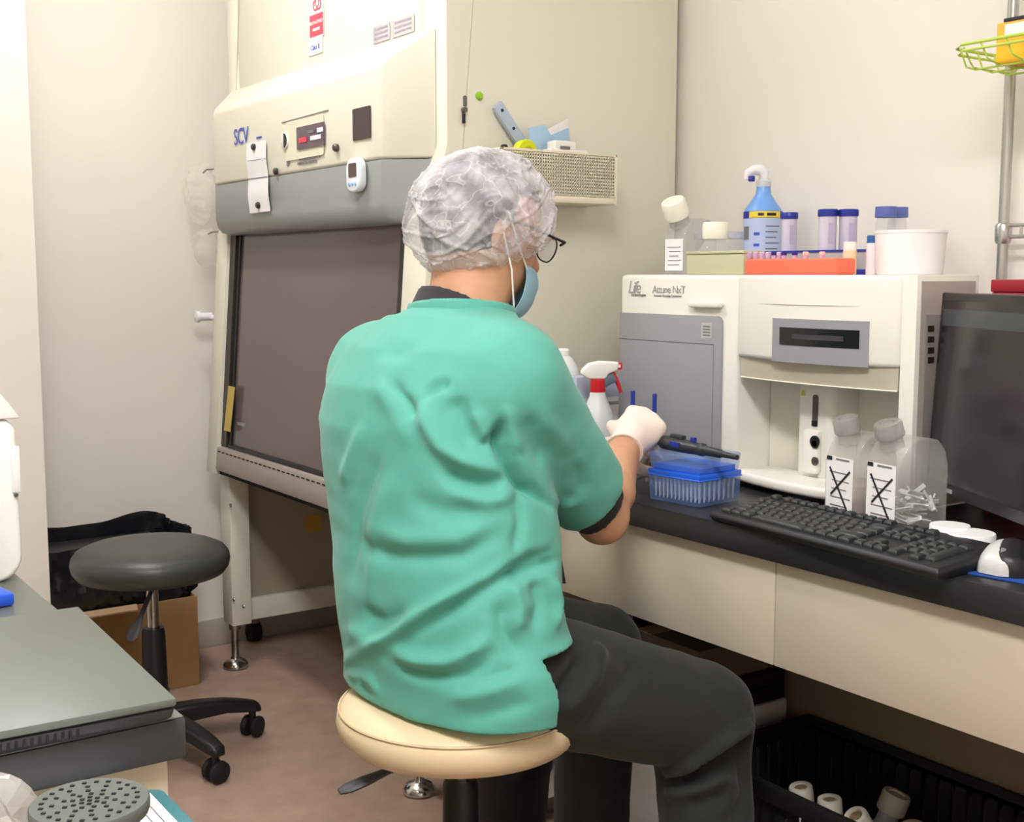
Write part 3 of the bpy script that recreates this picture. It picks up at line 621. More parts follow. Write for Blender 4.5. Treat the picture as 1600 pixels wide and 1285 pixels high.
# ---------------------------------------------------------------- flow cytometer
CXF, TOPZ = 1.65, 1.148
def cy(u): return P(u, 600, x=CXF)[1]
yL, yG, yD, yR1, yR0 = cy(968), cy(1129), cy(1150), cy(1405), cy(1428)
z_g = P(1050, 491.5, x=CXF)[2]; z_o = P(1155, 557, x=CXF)[2]
CW = mat('instrument_white', (236, 233, 224), .4, nscale=5, namt=.008)
CGR = mat('instrument_grey', (150, 151, 155), .45, nscale=5, namt=.01)
CGD = mat('instrument_side_grey', (128, 124, 120), .5, nscale=5, namt=.01)
cyt = thing('flow_cytometer', 'large white benchtop analyser with grey door, small display and open sample bay', 'lab instrument', (1.8, 1.62, CZ))
zb = CZ + .012
put('left_module', G().box(CXF, 1.965, yD, yL, zb, TOPZ), CW, cyt, bevel=.009, seg=3)
def sl(x): return x / 1.452 + .004
put('right_module', G().prism([(CXF, yR1, zb), (CXF, yR0, zb), (CXF * 1.098, yR0, zb), (1.965, sl(1.965) + .012, zb), (1.965, yR1 + .10, zb), (1.80, yR1 + .001, zb)], (0, 0, 0), (0, 0, TOPZ - zb)), CW, cyt, bevel=.009, seg=3)
def arc(bulge, y0, y1, x0, z, n=18):
    return [(x0 - bulge * (1 - (2 * k / n - 1) ** 2), y0 + (y1 - y0) * k / n, z) for k in range(n + 1)]
yd0, yd1 = yR1 + .0015, yD - .0015
dr = arc(.030, yd0, yd1, CXF - .001, z_o) + [(1.965, yd1, z_o), (1.965, yR1 + .101, z_o), (1.80, yd0 + .001, z_o)]
drum = put('front_drum', G().prism(dr, (0, 0, 0), (0, 0, TOPZ - z_o)), CW, cyt, bevel=.008, seg=3, angle=30)
zl_ = P(1300, 478, x=CXF - .03)[2]
put('drum_seam', G().tube([(p[0] - .0005, p[1], zl_) for p in arc(.0305, yd0 + .01, yd1 - .01, CXF - .001, 0)], .0007, 5), mat('seam_light', (205, 200, 190), .5, nscale=5, namt=.01), cyt)
sh_ = arc(.018, yd0 + .006, yd1 - .006, CXF + .006, z_o - .038); sh2 = arc(.022, yd0 + .004, yd1 - .004, CXF + .004, z_o)
put('light_shield', G().loft([sh_ + [(1.74, yd1 - .006, z_o - .038), (1.74, yd0 + .006, z_o - .038)], sh2 + [(1.74, yd1 - .004, z_o), (1.74, yd0 + .004, z_o)]]), mat('shield_beige', (196, 188, 172), .35, nscale=5, namt=.01), cyt, angle=30)
put('shield_rim', G().tube([(p[0] - .001, p[1], z_o - .0385) for p in sh_], .0014, 6), mat('rim_light', (228, 222, 208), .3, nscale=5, namt=.01), cyt)
# bay: back wall, column, platform
bay = [(1.742 + .03 * (1 - (2 * k / 14 - 1) ** 2), yd0 + (yd1 - yd0) * k / 14, zb) for k in range(15)]
put('bay_back', G().prism(bay + [(1.80, yd1, zb), (1.80, yd0, zb)], (0, 0, 0), (0, 0, z_o - .0395 - zb)), mat('bay_white', (224, 219, 206), .45, nscale=5, namt=.01), cyt, angle=30)
XC = 1.70
ca, cb_ = P(1244, 620, x=XC)[1], P(1301, 620, x=XC)[1]; cm = (ca + cb_) / 2; cw = ca - cb_
zc0 = P(1272, 748, x=XC)[2]; 
col_ = put('injector_column', G().prism([(XC + .04 + q[1], cm + q[0], zc0) for q in rrect(cw, .08, .016)], (0, 0, 0), (0, 0, z_o - .040 - zc0)), CW, cyt, bevel=.006)
XCf = XC - .0005
def onc(u, v): return P(u, v, x=XCf)
put('slot', plate(onc(1274, 642), -EY, EZ, .0125, .058, .001, .005), mat('slot_dark', (86, 80, 74), .5, nscale=6, namt=.03), col_)
put('slot_foot', plate(onc(1273, 662), -EY, EZ, .0125, .010, .0015), BLACK, col_)
cv = put('tube_carrier', G().prism([onc(1272, 705) + np.array([0, -p[0], p[1]]) for p in rrect(.036, .080, .007)], (0, 0, 0), (-.012, 0, 0)), CW, col_, bevel=.003)
OFF[cv.name] = OFF[cyt.name]
for v, r in ((693, .0095), (721, .008)):
    put('tube_port', G().lathe(P(1274, v, x=XC - .0125), [(r, 0), (r, .002), (r * .6, .003)], 20, (-1, 0, 0)), STEEL, cyt)
put('port_arch', G().lathe(P(1274, 690, x=XC - .0125), [(.0105, 0), (.0105, .003)], 20, (-1, 0, 0)), BLACK, cyt)
put('probe_tip', G().lathe(P(1271, 733, x=XC - .0005), [(.005, 0), (.004, .004)], 14, (-1, 0, 0)), BLACK, cyt)
wt = onc(1255, 614); put('warning_triangle', G().prism([wt + (0, .006, -.005), wt + (0, -.006, -.005), wt + (0, 0, .006)], (0, 0, 0), (-.0006, 0, 0)), mat('warning_yellow', (214, 206, 80), .5, nscale=6, namt=.03), cyt)
pl = arc(.030, yd0 - .004, yd1 + .004, CXF - .002, zb)
pf = put('platform', G().prism(pl + [(1.74, yd1 + .004, zb), (1.74, yd0 - .004, zb)], (0, 0, 0), (0, 0, .020)), CW, cyt, bevel=.007, seg=3, angle=40)
for x, y in ((1.70, yL - .04), (1.70, yR0 + .05), (1.93, yL - .04), (1.93, yR0 + .16)):
    put('rubber_foot', G().cyl((x, y, CZ), (x, y, zb + .001), .012), RUBBER, cyt)
# door, handle, lettering
yg0, yg1 = yG, yL - .002; zg1 = z_g; zg0 = zb + .004
dpts = [(CXF - .0005, yg1, zg0), (CXF - .0005, yg0, zg0)] + [(CXF - .0005, yg0 + .012 - .012 * math.cos(a), zg1 - .012 + .012 * math.sin(a)) for a in np.linspace(0, math.pi / 2, 6)] + [(CXF - .0005, yg1, zg1)]
door = put('grey_door', G().prism(dpts, (0, 0, 0), (-.003, 0, 0)), CGR, cyt, bevel=.0008)
XD = CXF - .0036
zs = P(1050, 534.5, x=XD)[2]; ys = P(1115, 540, x=XD)[1]
put('door_seam', G().box(XD - .0003, XD + .0003, ys, yg1, zs - .0008, zs + .0008).box(XD - .0003, XD + .0003, ys - .0005, ys + .0005, zg0, zs), mat('door_seam_dark', (104, 104, 108), .7, nscale=6, namt=.02), door)
stq = put('rating_label', plate(P(1104, 517, x=XD), -EY, EZ, .030, .030, .0005), mat('label_silver', (186, 186, 182), .5, nscale=6, namt=.02), door)
for k in range(4): put('label_line', plate(P(1104, 510.5 + 4.5 * k, x=XD - .0006), -EY, EZ, .020, .0028, .0003), INKG, stq)
hd = G().prism([P(1106, 475.5, x=CXF - .0005) + np.array([0, -p[0], p[1]]) for p in rrect(.088, .0125, .006)], (0, 0, 0), (-.014, 0, 0))
put('door_handle', hd, CW, cyt, bevel=.003)
text('Life', P(991, 450, x=CXF - .0005), -EY, EZ, .036, mat('logo_grey', (168, 164, 164), .6, nscale=6, namt=.02), cyt, shear=.25, space=.8)
text('technologies', P(998, 461, x=CXF - .0005), -EY, EZ, .009, INKG, cyt)
text('Attune NxT', P(1045, 453, x=CXF - .0005), -EY, EZ, .0215, MATS['logo_grey'], cyt, space=.9)
text('Acoustic Focusing Cytometer', P(1043, 462.5, x=CXF - .0005), -EY, EZ, .0068, INKG, cyt)
# display bezel follows the drum
ya, yb_ = P(1207, 530, x=CXF - .028)[1], P(1350, 530, x=CXF - .028)[1]
def onarc(y): 
    k = (y - yd0) / (yd1 - yd0); return CXF - .001 - .030 * (1 - (2 * k - 1) ** 2)
def arcplate(y0, y1, z0, z1, t0, t1, n=12):
    rings = [[(onarc(y) - t0, y, z0), (onarc(y) - t0, y, z1), (onarc(y) - t1, y, z1), (onarc(y) - t1, y, z0)] for y in np.linspace(y0, y1, n)]
    return G().loft(rings)
zt_, zb_ = P(1280, 500, x=CXF - .03)[2], P(1280, 557, x=CXF - .03)[2]
bz = put('display_bezel', arcplate(yb_, ya, z_o - .001, zt_, -.001, .0022), CGR, cyt, angle=30)
put('display', arcplate(P(1337, 530, x=CXF - .03)[1], P(1219, 530, x=CXF - .03)[1], P(1280, 542, x=CXF - .03)[2], P(1280, 514, x=CXF - .03)[2], .001, .0034), mat('lcd_black', (26, 25, 27), .2, nscale=6, namt=.03), bz, angle=30)
put('display_text_bar', arcplate(P(1316, 530, x=CXF - .03)[1], P(1240, 530, x=CXF - .03)[1], P(1280, 532, x=CXF - .03)[2], P(1280, 524, x=CXF - .03)[2], .0033, .0038), mat('lcd_dim_text', (62, 60, 62), .4, nscale=60, namt=.1), bz, angle=30)
# dark side panel with service sockets
syf = yR0 - .0005
put('side_plate', G().box(CXF + .010, CXF * 1.098 - .010, syf - .0006, syf + .0004, zb + .004, TOPZ - .010), mat('side_plate_beige', (178, 170, 162), .5, nscale=5, namt=.01), cyt)  # thin plate that tones the white side face a darker beige
syf -= .0006
put('side_panel', G().box(CXF + .022, CXF * 1.098 - .006, syf - .002, syf, zb + .004, P(1445, 492, y=yR0)[2]), CGD, cyt, bevel=.001)
for v in (513, 530, 547, 562): put('side_socket', G().box(P(1448, v, y=syf)[0], P(1457, v, y=syf)[0], syf - .0032, syf - .001, P(1450, v + 5, y=syf)[2], P(1450, v - 4, y=syf)[2]), BLACK, cyt)
TOPZ += .0003

# ---------------------------------------------------------------- culture flasks
LIQ = mat('pink_medium', (206, 170, 160), .2, alpha=.45, nscale=5, namt=.02)
FLK = mat('flask_polystyrene', (205, 203, 198), .06, alpha=.30, nscale=5, namt=.02)
def flask(label, fl, e, w, L, Hh, capm, group, xmark=False, inside=None, cap_r=.021, ltop=.72, name='culture_flask', lab_edge=None, nd=(-.30, .95), cap_t=.8):
    fl = np.array(fl, float); e = U(*e); wd = U(-(-e[1]), -e[0], 0) if False else U(e[1], -e[0], 0)
    t = thing(name, label, 'flask', tuple(fl + e * L / 2 + wd * w / 2), group)
    def ringpt(s, h, q): return fl + e * s + EZ * h + wd * q
    prof = [(0, 0), (0, Hh * .66), (.006, Hh * .80), (.020, Hh * .93), (.040, Hh * .985), (L * .55, Hh), (L * .78, Hh * .97), (L * .93, Hh * .86), (L, Hh * .70), (L, .004), (L - .004, 0)]
    g = G().prism([ringpt(s, h, 0) for s, h in prof], (0, 0, 0), wd * w)
    put('body', g, FLK, t, bevel=.006, seg=3, angle=40)
    nb = ringpt(.020, Hh * .88, w / 2); nd_ = U(*(e * nd[0] + EZ * nd[1]))
    put('neck', G().lathe(nb, [(cap_r * .85, 0), (cap_r * .8, .022)], 24, nd_), FLK, t)
    cap = put('screw_cap', G().lathe(nb + nd_ * .018, [(cap_r * .98, 0), (cap_r * 1.03, .003), (cap_r, .010), (cap_r, .026 * cap_t), (cap_r * .9, .030 * cap_t), (cap_r * .55, .030 * cap_t), (cap_r * .5, .027 * cap_t)], 28, nd_), capm, t)
    lz0, lz1 = Hh * .07, Hh * ltop; lw = w * .86
    lc = fl + wd * w / 2 + EZ * (lz0 + lz1) / 2 - e * .0005
    lb = put('label', plate(lc, wd, EZ, lw, lz1 - lz0, .0006), PAPER, t)
    o = -e * .0011
    if xmark:
        hh = (lz1 - lz0) / 2; a = lc + o
        for p, q in (((-.36, .62), (.34, -.78)), ((.40, .58), (-.30, -.30))):
            p_, q_ = a + wd * lw * p[0] + EZ * hh * p[1], a + wd * lw * q[0] + EZ * hh * q[1]; d = U(*(q_ - p_))
            put('ink_stroke', G().obox((p_ + q_) / 2, (np.linalg.norm(q_ - p_) / 2, .0017, .0004), (d, np.cross(e, d), e)), INK, lb)
        put('label_corner', plate(a + wd * (-lw * .38) + EZ * hh * .93, wd, EZ, lw * .2, hh * .13, .0004), INK, lb)
        put('label_line', plate(a + wd * (lw * .12) + EZ * hh * .93, wd, EZ, lw * .5, hh * .05, .0004), INKG, lb)
        put('label_corner', plate(a + wd * (-lw * .36) + EZ * -hh * .88, wd, EZ, lw * .12, hh * .08, .0004), INK, lb)
    for k in range(5): put('label_line', plate(lc + o * .9 + wd * (lw * .05 * (k % 2)) + EZ * ((lz1 - lz0) * (.24 - .14 * k)), wd, EZ, lw * (.75 - .1 * (k % 3)), .0016, .0003), INKG, lb)
    if inside == 'medium':
        put('medium', G().prism([ringpt(s, h, .003) for s, h in ((.003, .003), (.003, Hh * .42), (L - .004, Hh * .42), (L - .004, .003))], (0, 0, 0), wd * (w - .006)), LIQ, t)
    if inside == 'strips':
        rs = np.random.RandomState(4); g = G()
        for k in range(46):
            c = ringpt(.016 + rs.rand() * (L - .03), .010 + rs.rand() * Hh * .36, .008 + rs.rand() * (w - .016)); d = U(*(rs.randn(3) * (1, 1, .35)))
            pdir = U(*np.cross(d, rs.randn(3))); ln = .012 + rs.rand() * .012
            lim = min((c - fl) @ e - .005, L - .005 - (c - fl) @ e); ln = min(ln, max(.006, lim)); g.obox(c, (ln, .0035, .0012), (d, pdir, np.cross(d, pdir)))
        put('white_strips', g, mat('strip_white', (222, 222, 220), .4, nscale=10, namt=.02), t, kind='stuff', smooth=False)
    return t
GCAP = mat('clear_grey_cap', (170, 168, 164), .12, alpha=.5, nscale=6, namt=.03)
WCAP = mat('ivory_cap', (243, 240, 226), .4, nscale=6, namt=.01)
e_f = U(.985, -.17, 0)
f2 = P(1350, 800, x=1.538); f2[2] = CZ + .0003
f1 = P(1287, 800, x=1.545); f1[2] = CZ + .0003
flask('clear culture flask with pink medium and crossed-out label beside the sample bay', f1, e_f, .074, .085, .148, GCAP, 'crossed-out flasks behind the keyboard', True, 'medium', .0215)
flask('clear culture flask full of white strips with crossed-out label, in front of the monitor', f2, e_f, .074, .100, .150, GCAP, 'crossed-out flasks behind the keyboard', True, 'strips', .0225)
f3 = P(1037, 428, x=1.745); f3[2] = TOPZ
flask('clear culture flask with tilted ivory cap standing on the white analyser', f3, U(.97, .22, 0), .052, .122, .120, WCAP, None, False, None, .0265, .62, nd=(-.52, .85), cap_t=1.25)

# ---------------------------------------------------------------- things standing on the analyser
def at(u, X): q = P(u, 428, x=X); q[2] = TOPZ; return q
def hz(v, q): # height above analyser top of pixel row v at point q
    D = q @ FH; return (HORIZON - v) / 1919.0 * D
q = at(1117, 1.735)
t = thing('screw_bottle', 'clear bottle with white screw cap behind the olive box', 'bottle', tuple(q))
put('body', G().lathe(q, [(.034, 0), (.036, .003), (.036, .040), (.030, .056), (.021, .066), (.021, .074)], 32), CLEAR, t)
put('screw_cap', G().lathe(q + (0, 0, hz(373, q)), [(.0255, 0), (.0265, .002), (.0265, .028), (.0245, hz(347, q) - hz(373, q))], 32), WCAP, t)
# olive translucent box
OL = mat('olive_clear_plastic', (204, 203, 166), .3, alpha=.88, nscale=6, namt=.03)
qa, qb = at(1072, 1.672), at(1162, 1.672)
t = thing('olive_box', 'olive translucent box on the analyser between flask and orange tray', 'box', tuple((qa + qb) / 2))
h = hz(392, qa); put('box', G().box(1.672, 1.672 + .055, qb[1] + .001, qa[1], TOPZ, TOPZ + h - .006), OL, t, bevel=.003)
put('lid', G().box(1.670, 1.672 + .057, qb[1], qa[1] + .001, TOPZ + h - .006, TOPZ + h), OL, t, bevel=.002)
# clear lidded box behind
qa, qb = at(1085, 1.872), at(1137, 1.872)
t = thing('clear_box', 'clear lidded plastic box behind the white-capped bottle on the analyser', 'box', tuple((qa + qb) / 2))
h = hz(374, qa); put('box', G().box(1.872, 1.925, qb[1], qa[1], TOPZ, TOPZ + h), CLEAR, t, bevel=.003)
put('lid', G().box(1.870, 1.927, qb[1] - .003, qa[1] + .003, TOPZ + h, TOPZ + hz(363, qa)), FROST, t, bevel=.002)
# orange tray with micro tubes
OR = mat('orange_tray', (255, 112, 84), .45, nscale=6, namt=.02)
qa, qb = at(1162, 1.668), at(1306, 1.668)
t = thing('orange_tray', 'orange-red tube tray along the front of the analyser top', 'tube tray', tuple((qa + qb) / 2))
h = hz(404, qa); tray_c = (qa + qb) / 2
put('tray', G().prism([(1.668 + (p[1] + .0275), tray_c[1] + p[0], TOPZ) for p in rrect(qa[1] - qb[1], .055, .008)], (0, 0, 0), (0, 0, h)), OR, t, bevel=.004, seg=3)
put('edge_line', G().box(1.6675, 1.6685, qb[1] + .004, qb[1] + .07, TOPZ + h * .55, TOPZ + h * .57), mat('orange_light', (255, 150, 130), .5, nscale=6, namt=.02), t)
MT = {0: mat('tube_lilac', (206, 180, 214), .35, nscale=6, namt=.02), 1: mat('tube_violet', (52, 30, 130), .4, nscale=6, namt=.03), 2: mat('tube_pink', (246, 190, 184), .4, nscale=6, namt=.02)}
MN = ['lilac', 'violet', 'pink']
ORD = ['first', 'second', 'third', 'fourth', 'fifth', 'sixth', 'seventh', 'eighth', 'ninth', 'tenth']
for i_, (u, k) in enumerate(((1170, 0), (1180, 0), (1190, 0), (1200, 0), (1209, 1), (1217, 0), (1224, 1), (1241, 1), (1258, 2), (1284, 2))):
    q = at(u, 1.685); hh = hz(404, q)
    tt = thing('micro_tube', '%s capped micro tube, %s from the olive box in the orange tray' % (MN[k], ORD[i_]), 'tube', (q[0], q[1], TOPZ + hh + .0002), 'micro tubes in the orange tray')
    put('stem', G().lathe((q[0], q[1], TOPZ + hh + .0002), [(.0035, 0), (.0046, .003), (.0046, .007)], 12), MT[0], tt)
    put('cap', G().lathe((q[0], q[1], TOPZ + hh + .007), [(.0055, 0), (.0055, .005), (.004, .0065)], 12), MT[k], tt)
# blue wash bottle
q = at(1190, 1.928)
WB = mat('blue_wash_bottle', (120, 172, 242), .3, alpha=.96, nscale=6, namt=.02)
t = thing('wash_bottle', 'blue wash bottle with yellow label band and white nozzle', 'bottle', tuple(q))
R_ = .0405
zb0, zb1, zb2 = hz(342, q), hz(331, q), hz(304, q)
put('body', G().lathe(q, [(R_ - .004, 0), (R_, .004), (R_, zb1 - .004), (R_ - .003, zb1 + .006), (R_ * .62, hz(314, q)), (R_ * .40, zb2), (R_ * .36, hz(292, q))], 40), WB, t)
def band(z0, z1, a0, a1, r, m, name):
    ang = np.linspace(a0, a1, 18); base_ang = math.atan2(-q[1], -q[0])
    f = lambda s, tt: np.array([q[0] + r * math.cos(base_ang + a0 + (a1 - a0) * s), q[1] + r * math.sin(base_ang + a0 + (a1 - a0) * s), TOPZ + z0 + (z1 - z0) * tt])
    return put(name, G().grid(f, 18, 2), m, t)
lab = band(.006, zb0, -1.45, 1.45, R_ + .0006, mat('label_pale_blue', (186, 200, 236), .5, nscale=6, namt=.02), 'label')
band(zb0, zb1, -1.45, 1.45, R_ + .0007, NAVY, 'navy_band'); band(zb0 + .001, zb1 - .0005, -.75, 1.0, R_ + .0011, mat('label_yellow', (238, 214, 74), .5, nscale=6, namt=.02), 'yellow_band')
for s0, s1 in ((-.25, .05), (.2, .7)): band(zb0 + .005, zb1 - .004, s0, s1, R_ + .0015, INK, 'band_lettering')
for k in range(8): band(zb0 * (.86 - .1 * k) - .0012, zb0 * (.86 - .1 * k) + .0012, .15, .95 - .1 * (k % 3), R_ + .0011, INKG, 'label_line')
for k in range(3): band(zb0 * (.7 - .2 * k), zb0 * (.7 - .2 * k) + .006, -.45, -.15, R_ + .0011, BLUEINK, 'label_mark')
band(zb0 * .62, zb0 * .86, -1.2, -.75, R_ + .0011, INKG, 'label_picture')
put('nozzle_collar', G().lathe(q + (0, 0, hz(293, q)), [(.0155, 0), (.0155, .012), (.010, .018)], 24), FROST, t)
nz_ = [q + (0, 0, hz(285, q)), q + (0, 0, hz(272, q))] + [q + RT * a + EZ * hz(v, q) for a, v in ((-.008, 267), (-.022, 267), (-.034, 272), (-.036, 282))]
put('spout', G().tube(nz_, [.010, .0115, .012, .011, .009, .006], 12), mat('spout_white', (236, 236, 240), .35, nscale=6, namt=.02), t, angle=60)
put('spout_mark', G().obox(q + RT * -.028 - FH * .0115 + EZ * hz(281, q), (.007, .0015, .006), (RT, FH, EZ)), NAVY, t, bevel=.002)
# blue rack with large tubes
RX = 1.80
qa, qb = at(1182, RX), at(1366, RX)
t = thing('tube_rack', 'navy tube rack holding large capped tubes on the analyser', 'tube rack', tuple((qa + qb) / 2))
h = hz(388, qb)
put('upper_deck', G().box(RX, RX + .085, qb[1], qa[1], TOPZ + h - .004, TOPZ + h), NAVY, t)
put('side_window', G().box(RX + .002, RX + .004, qb[1] + .006, qa[1] - .006, TOPZ + .009, TOPZ + h - .004), mat('rack_grey_window', (186, 182, 184), .3, alpha=.8, nscale=6, namt=.02), t)
for u0, u1 in ((1183, 1196), (1302, 1314), (1337, 1352)):
    put('rack_foot', G().box(RX, RX + .085, at(u1, RX)[1], at(u0, RX)[1], TOPZ, TOPZ + .010), NAVY, t, bevel=.001)
put('rack_end', G().box(RX + .002, RX + .083, qa[1] - .004, qa[1], TOPZ + .010, TOPZ + h - .004).box(RX + .002, RX + .083, qb[1], qb[1] + .004, TOPZ + .010, TOPZ + h - .004), NAVY, t)
put('lower_deck', G().box(RX + .004, RX + .083, qb[1] + .004, qa[1] - .004, TOPZ + .003, TOPZ + .007), NAVY, t)
TUBE = mat('tube_polypropylene', (222, 214, 232), .35, alpha=.85, nscale=6, namt=.02)
for u, X, vt, vb, lab_ in ((1231.5, RX + .030, 332, 342, 'large tube with blue cap beside the wash bottle in the navy rack'), (1291, RX + .022, 327, 338, 'frosted large tube with blue cap in the navy rack, in the front row'), (1323, RX + .050, 327, 338, 'frosted large tube with blue cap in the navy rack, in the row behind')):
    q = at(u, X); z1, z0 = hz(vt, q), hz(vb, q); r = .0165 if u < 1250 else .0185
    tt = thing('centrifuge_tube', lab_, 'tube', (q[0], q[1], TOPZ + h + .0002), 'large blue-capped tubes')
    put('tube', G().lathe((q[0], q[1], TOPZ + h + .0004), [(r * .9, 0), (r * .9, z0 - h)], 28), TUBE, tt)
    put('cap', G().lathe((q[0], q[1], TOPZ + z0), [(r, 0), (r * 1.02, .002), (r * 1.02, z1 - z0 - .002), (r * .94, z1 - z0)], 28), NAVY, tt)
    put('print_scale', plate(np.array([q[0], q[1], TOPZ + h + (z0 - h) * .5]) - FH * r * .91 + RT * r * .1, RT, EZ, r * .5, (z0 - h) * .6, .0004), mat('print_mauve', (190, 180, 205), .5, nscale=6, namt=.02), tt)
q = at(1327, 1.755)
t = thing('sample_vial', 'small amber-tinted vial with white cap in front of the navy rack', 'vial', tuple(q))
put('vial', G().lathe(q, [(.0108, 0), (.0122, .002), (.0122, hz(391, q)), (.010, hz(389, q))], 24), mat('vial_cream', (246, 232, 208), .35, nscale=30, rgb2=(240, 208, 160)), t)
put('cap', G().lathe(q + (0, 0, hz(390, q)), [(.0115, 0), (.0115, hz(377, q) - hz(390, q))], 24), WHITE, t)
q = at(1361.5, 1.775)
t = thing('sample_vial', 'slim pale vial with teal-blue cap beside the white tub', 'vial', tuple(q))
put('vial', G().lathe(q, [(.0095, 0), (.0105, .002), (.0105, hz(379, q))], 24), mat('vial_pale', (238, 226, 228), .35, nscale=6, namt=.02), t)
put('cap', G().lathe(q + (0, 0, hz(379, q)), [(.0098, 0), (.0098, hz(367, q) - hz(379, q) - .001), (.0085, hz(367, q) - hz(379, q))], 24), mat('teal_blue_cap', (44, 94, 158), .4, nscale=6, namt=.03), t)
q = at(1421, 1.80); r = .0605
t = thing('white_tub', 'wide white round tub on the analyser behind the slim vial', 'tub', tuple(q))
zr = hz(365, q)
put('tub', G().lathe(q, [(r * .90, 0), (r * .93, .003), (r, zr), (r * 1.02, zr + .001), (r * 1.02, zr + .006), (r * .97, zr + .006), (r * .93, zr - .003), (r * .86, .006)], 56), mat('tub_white', (240, 236, 236), .4, nscale=6, namt=.01), t)
for u, X, vt, lab_ in ((1381, 1.900, 323, 'blue-capped clear flask rising behind the white tub, beside the rack'), (1399, 1.943, 324, 'blue-capped clear flask nearest the wall behind the white tub')):
    q = at(u, X); z1 = hz(vt, q); z0 = hz(340, q)
    t = thing('capped_bottle', lab_, 'bottle', tuple(q), 'blue-capped flasks behind the white tub')
    put('body', G().lathe(q, [(.019, 0), (.020, .003), (.020, .05), (.018, z0 - .012), (.016, z0)], 28), CLEAR, t)
    put('cap', G().lathe(q + (0, 0, z0), [(.0195, 0), (.0200, .002), (.0195, z1 - z0)], 28), mat('periwinkle_cap', (98, 112, 182), .4, nscale=6, namt=.03), t)
# ================================================================ things on the counter
CZ_ = CZ + .0003
def onC(u, v, z=CZ_): return P(u, v, z=z)
# keyboard
kc = [onC(*q, z=.775) for q in ((1107, 790), (1180, 772), (1545, 855), (1470, 880))]
ex = U(*((kc[3] - kc[0]) + (kc[2] - kc[1]))); ey = np.cross(EZ, ex)      # along the rows; away from the edge
ex[2] = 0; ex = U(*ex); ey = np.cross(EZ, ex)
Lk = .462; Dk = .143; o = kc[0].copy(); o[2] = 0
KB = mat('keyboard_black', (34, 36, 35), .45, nscale=8, namt=.04)
kb = thing('keyboard', 'black full-size computer keyboard along the counter edge', 'keyboard', tuple(o + ex * Lk / 2 + ey * Dk / 2 + EZ * CZ_))
def kq(a, b_, z): return o + ex * a + ey * b_ + EZ * z
zf, zr_ = .768, .780
put('case', G().loft([[kq(a, b_, CZ_) for a, b_ in ((.004, .006), (Lk - .004, .006), (Lk - .004, Dk), (.004, Dk))],
                      [kq(0, 0, zf - .009), kq(Lk, 0, zf - .009), kq(Lk, Dk, zr_ - .006), kq(0, Dk, zr_ - .006)],
                      [kq(.004, .005, zf - .002), kq(Lk - .004, .005, zf - .002), kq(Lk - .004, Dk - .003, zr_), kq(.004, Dk - .003, zr_)]]), KB, kb, bevel=.002)
KEYM = mat('key_black', (44, 47, 45), .42, nscale=8, namt=.03)
slope = (zr_ - zf + .002) / Dk; eu = U(*(ey + EZ * slope)); en = np.cross(ex, eu)
keymesh = {}
def key(a, b_, w, d=.0165):
    kk = (round(w, 4), round(d, 4))
    if kk not in keymesh:
        g = G(); r0 = [(-w / 2, -d / 2), (w / 2, -d / 2), (w / 2, d / 2), (-w / 2, d / 2)]
        g.loft([[(x, y, -.002) for x, y in r0], [(x * .98, y * .98, .003) for x, y in r0], [(x * .80, y * .78 + .0006, .0062) for x, y in r0]])
        me = g.mesh('key', bevel=.0008, seg=1); me.materials.append(KEYM); keymesh[kk] = me
    ob = bpy.data.objects.new('key', keymesh[kk]); COL.objects.link(ob); ob.parent = kb
    c = kq(a, b_, zf - .002 + slope * b_)
    m_ = Matrix(((ex[0], eu[0], en[0], 0), (ex[1], eu[1], en[1], 0), (ex[2], eu[2], en[2], 0), (0, 0, 0, 1)))
    ob.matrix_local = Matrix.Translation(Vector(c) - Vector(OFF[kb.name])) @ m_
pit = .0186; x0 = .016
rows = [(.020, [1.25, 1.25, 1.25, 6.25, 1.25, 1.25, 1.25, 1.25]), (.0395, [2.25] + [1] * 10 + [2.75]), (.058, [1.75] + [1] * 11 + [2.25]), (.0765, [1.5] + [1] * 12 + [1.5]), (.095, [1] * 13 + [2])]
for b_, ws in rows:
    a = x0
    for w in ws: key(a + w * pit / 2, b_, w * pit - .0022); a += w * pit
for k in range(13): key(x0 + (k * 1.0 + .5 + (0 if k == 0 else .55 + .28 * ((k - 1) // 4))) * pit, .124, pit - .003, .0145)
nx = x0 + 15.3 * pit
for r, cols in ((.020, (0, 1, 2)), (.0395, (1,)), (.0765, (0, 1, 2)), (.095, (0, 1, 2)), (.124, (0, 1, 2))):
    for c_ in cols: key(nx + (c_ + .5) * pit, r, pit - .0022, .0165 if r < .12 else .0145)
px_ = x0 + 18.7 * pit
for r in (.020, .0395, .058, .0765, .095):
    for c_ in range(4):
        if c_ == 3 and r in (.020, .0395, .058): continue
        if r == .020 and c_ == 1: continue
        key(px_ + (c_ + .5) * pit, r, pit - .0022)
key(px_ + 3.5 * pit, .0485, pit - .0022, .055)
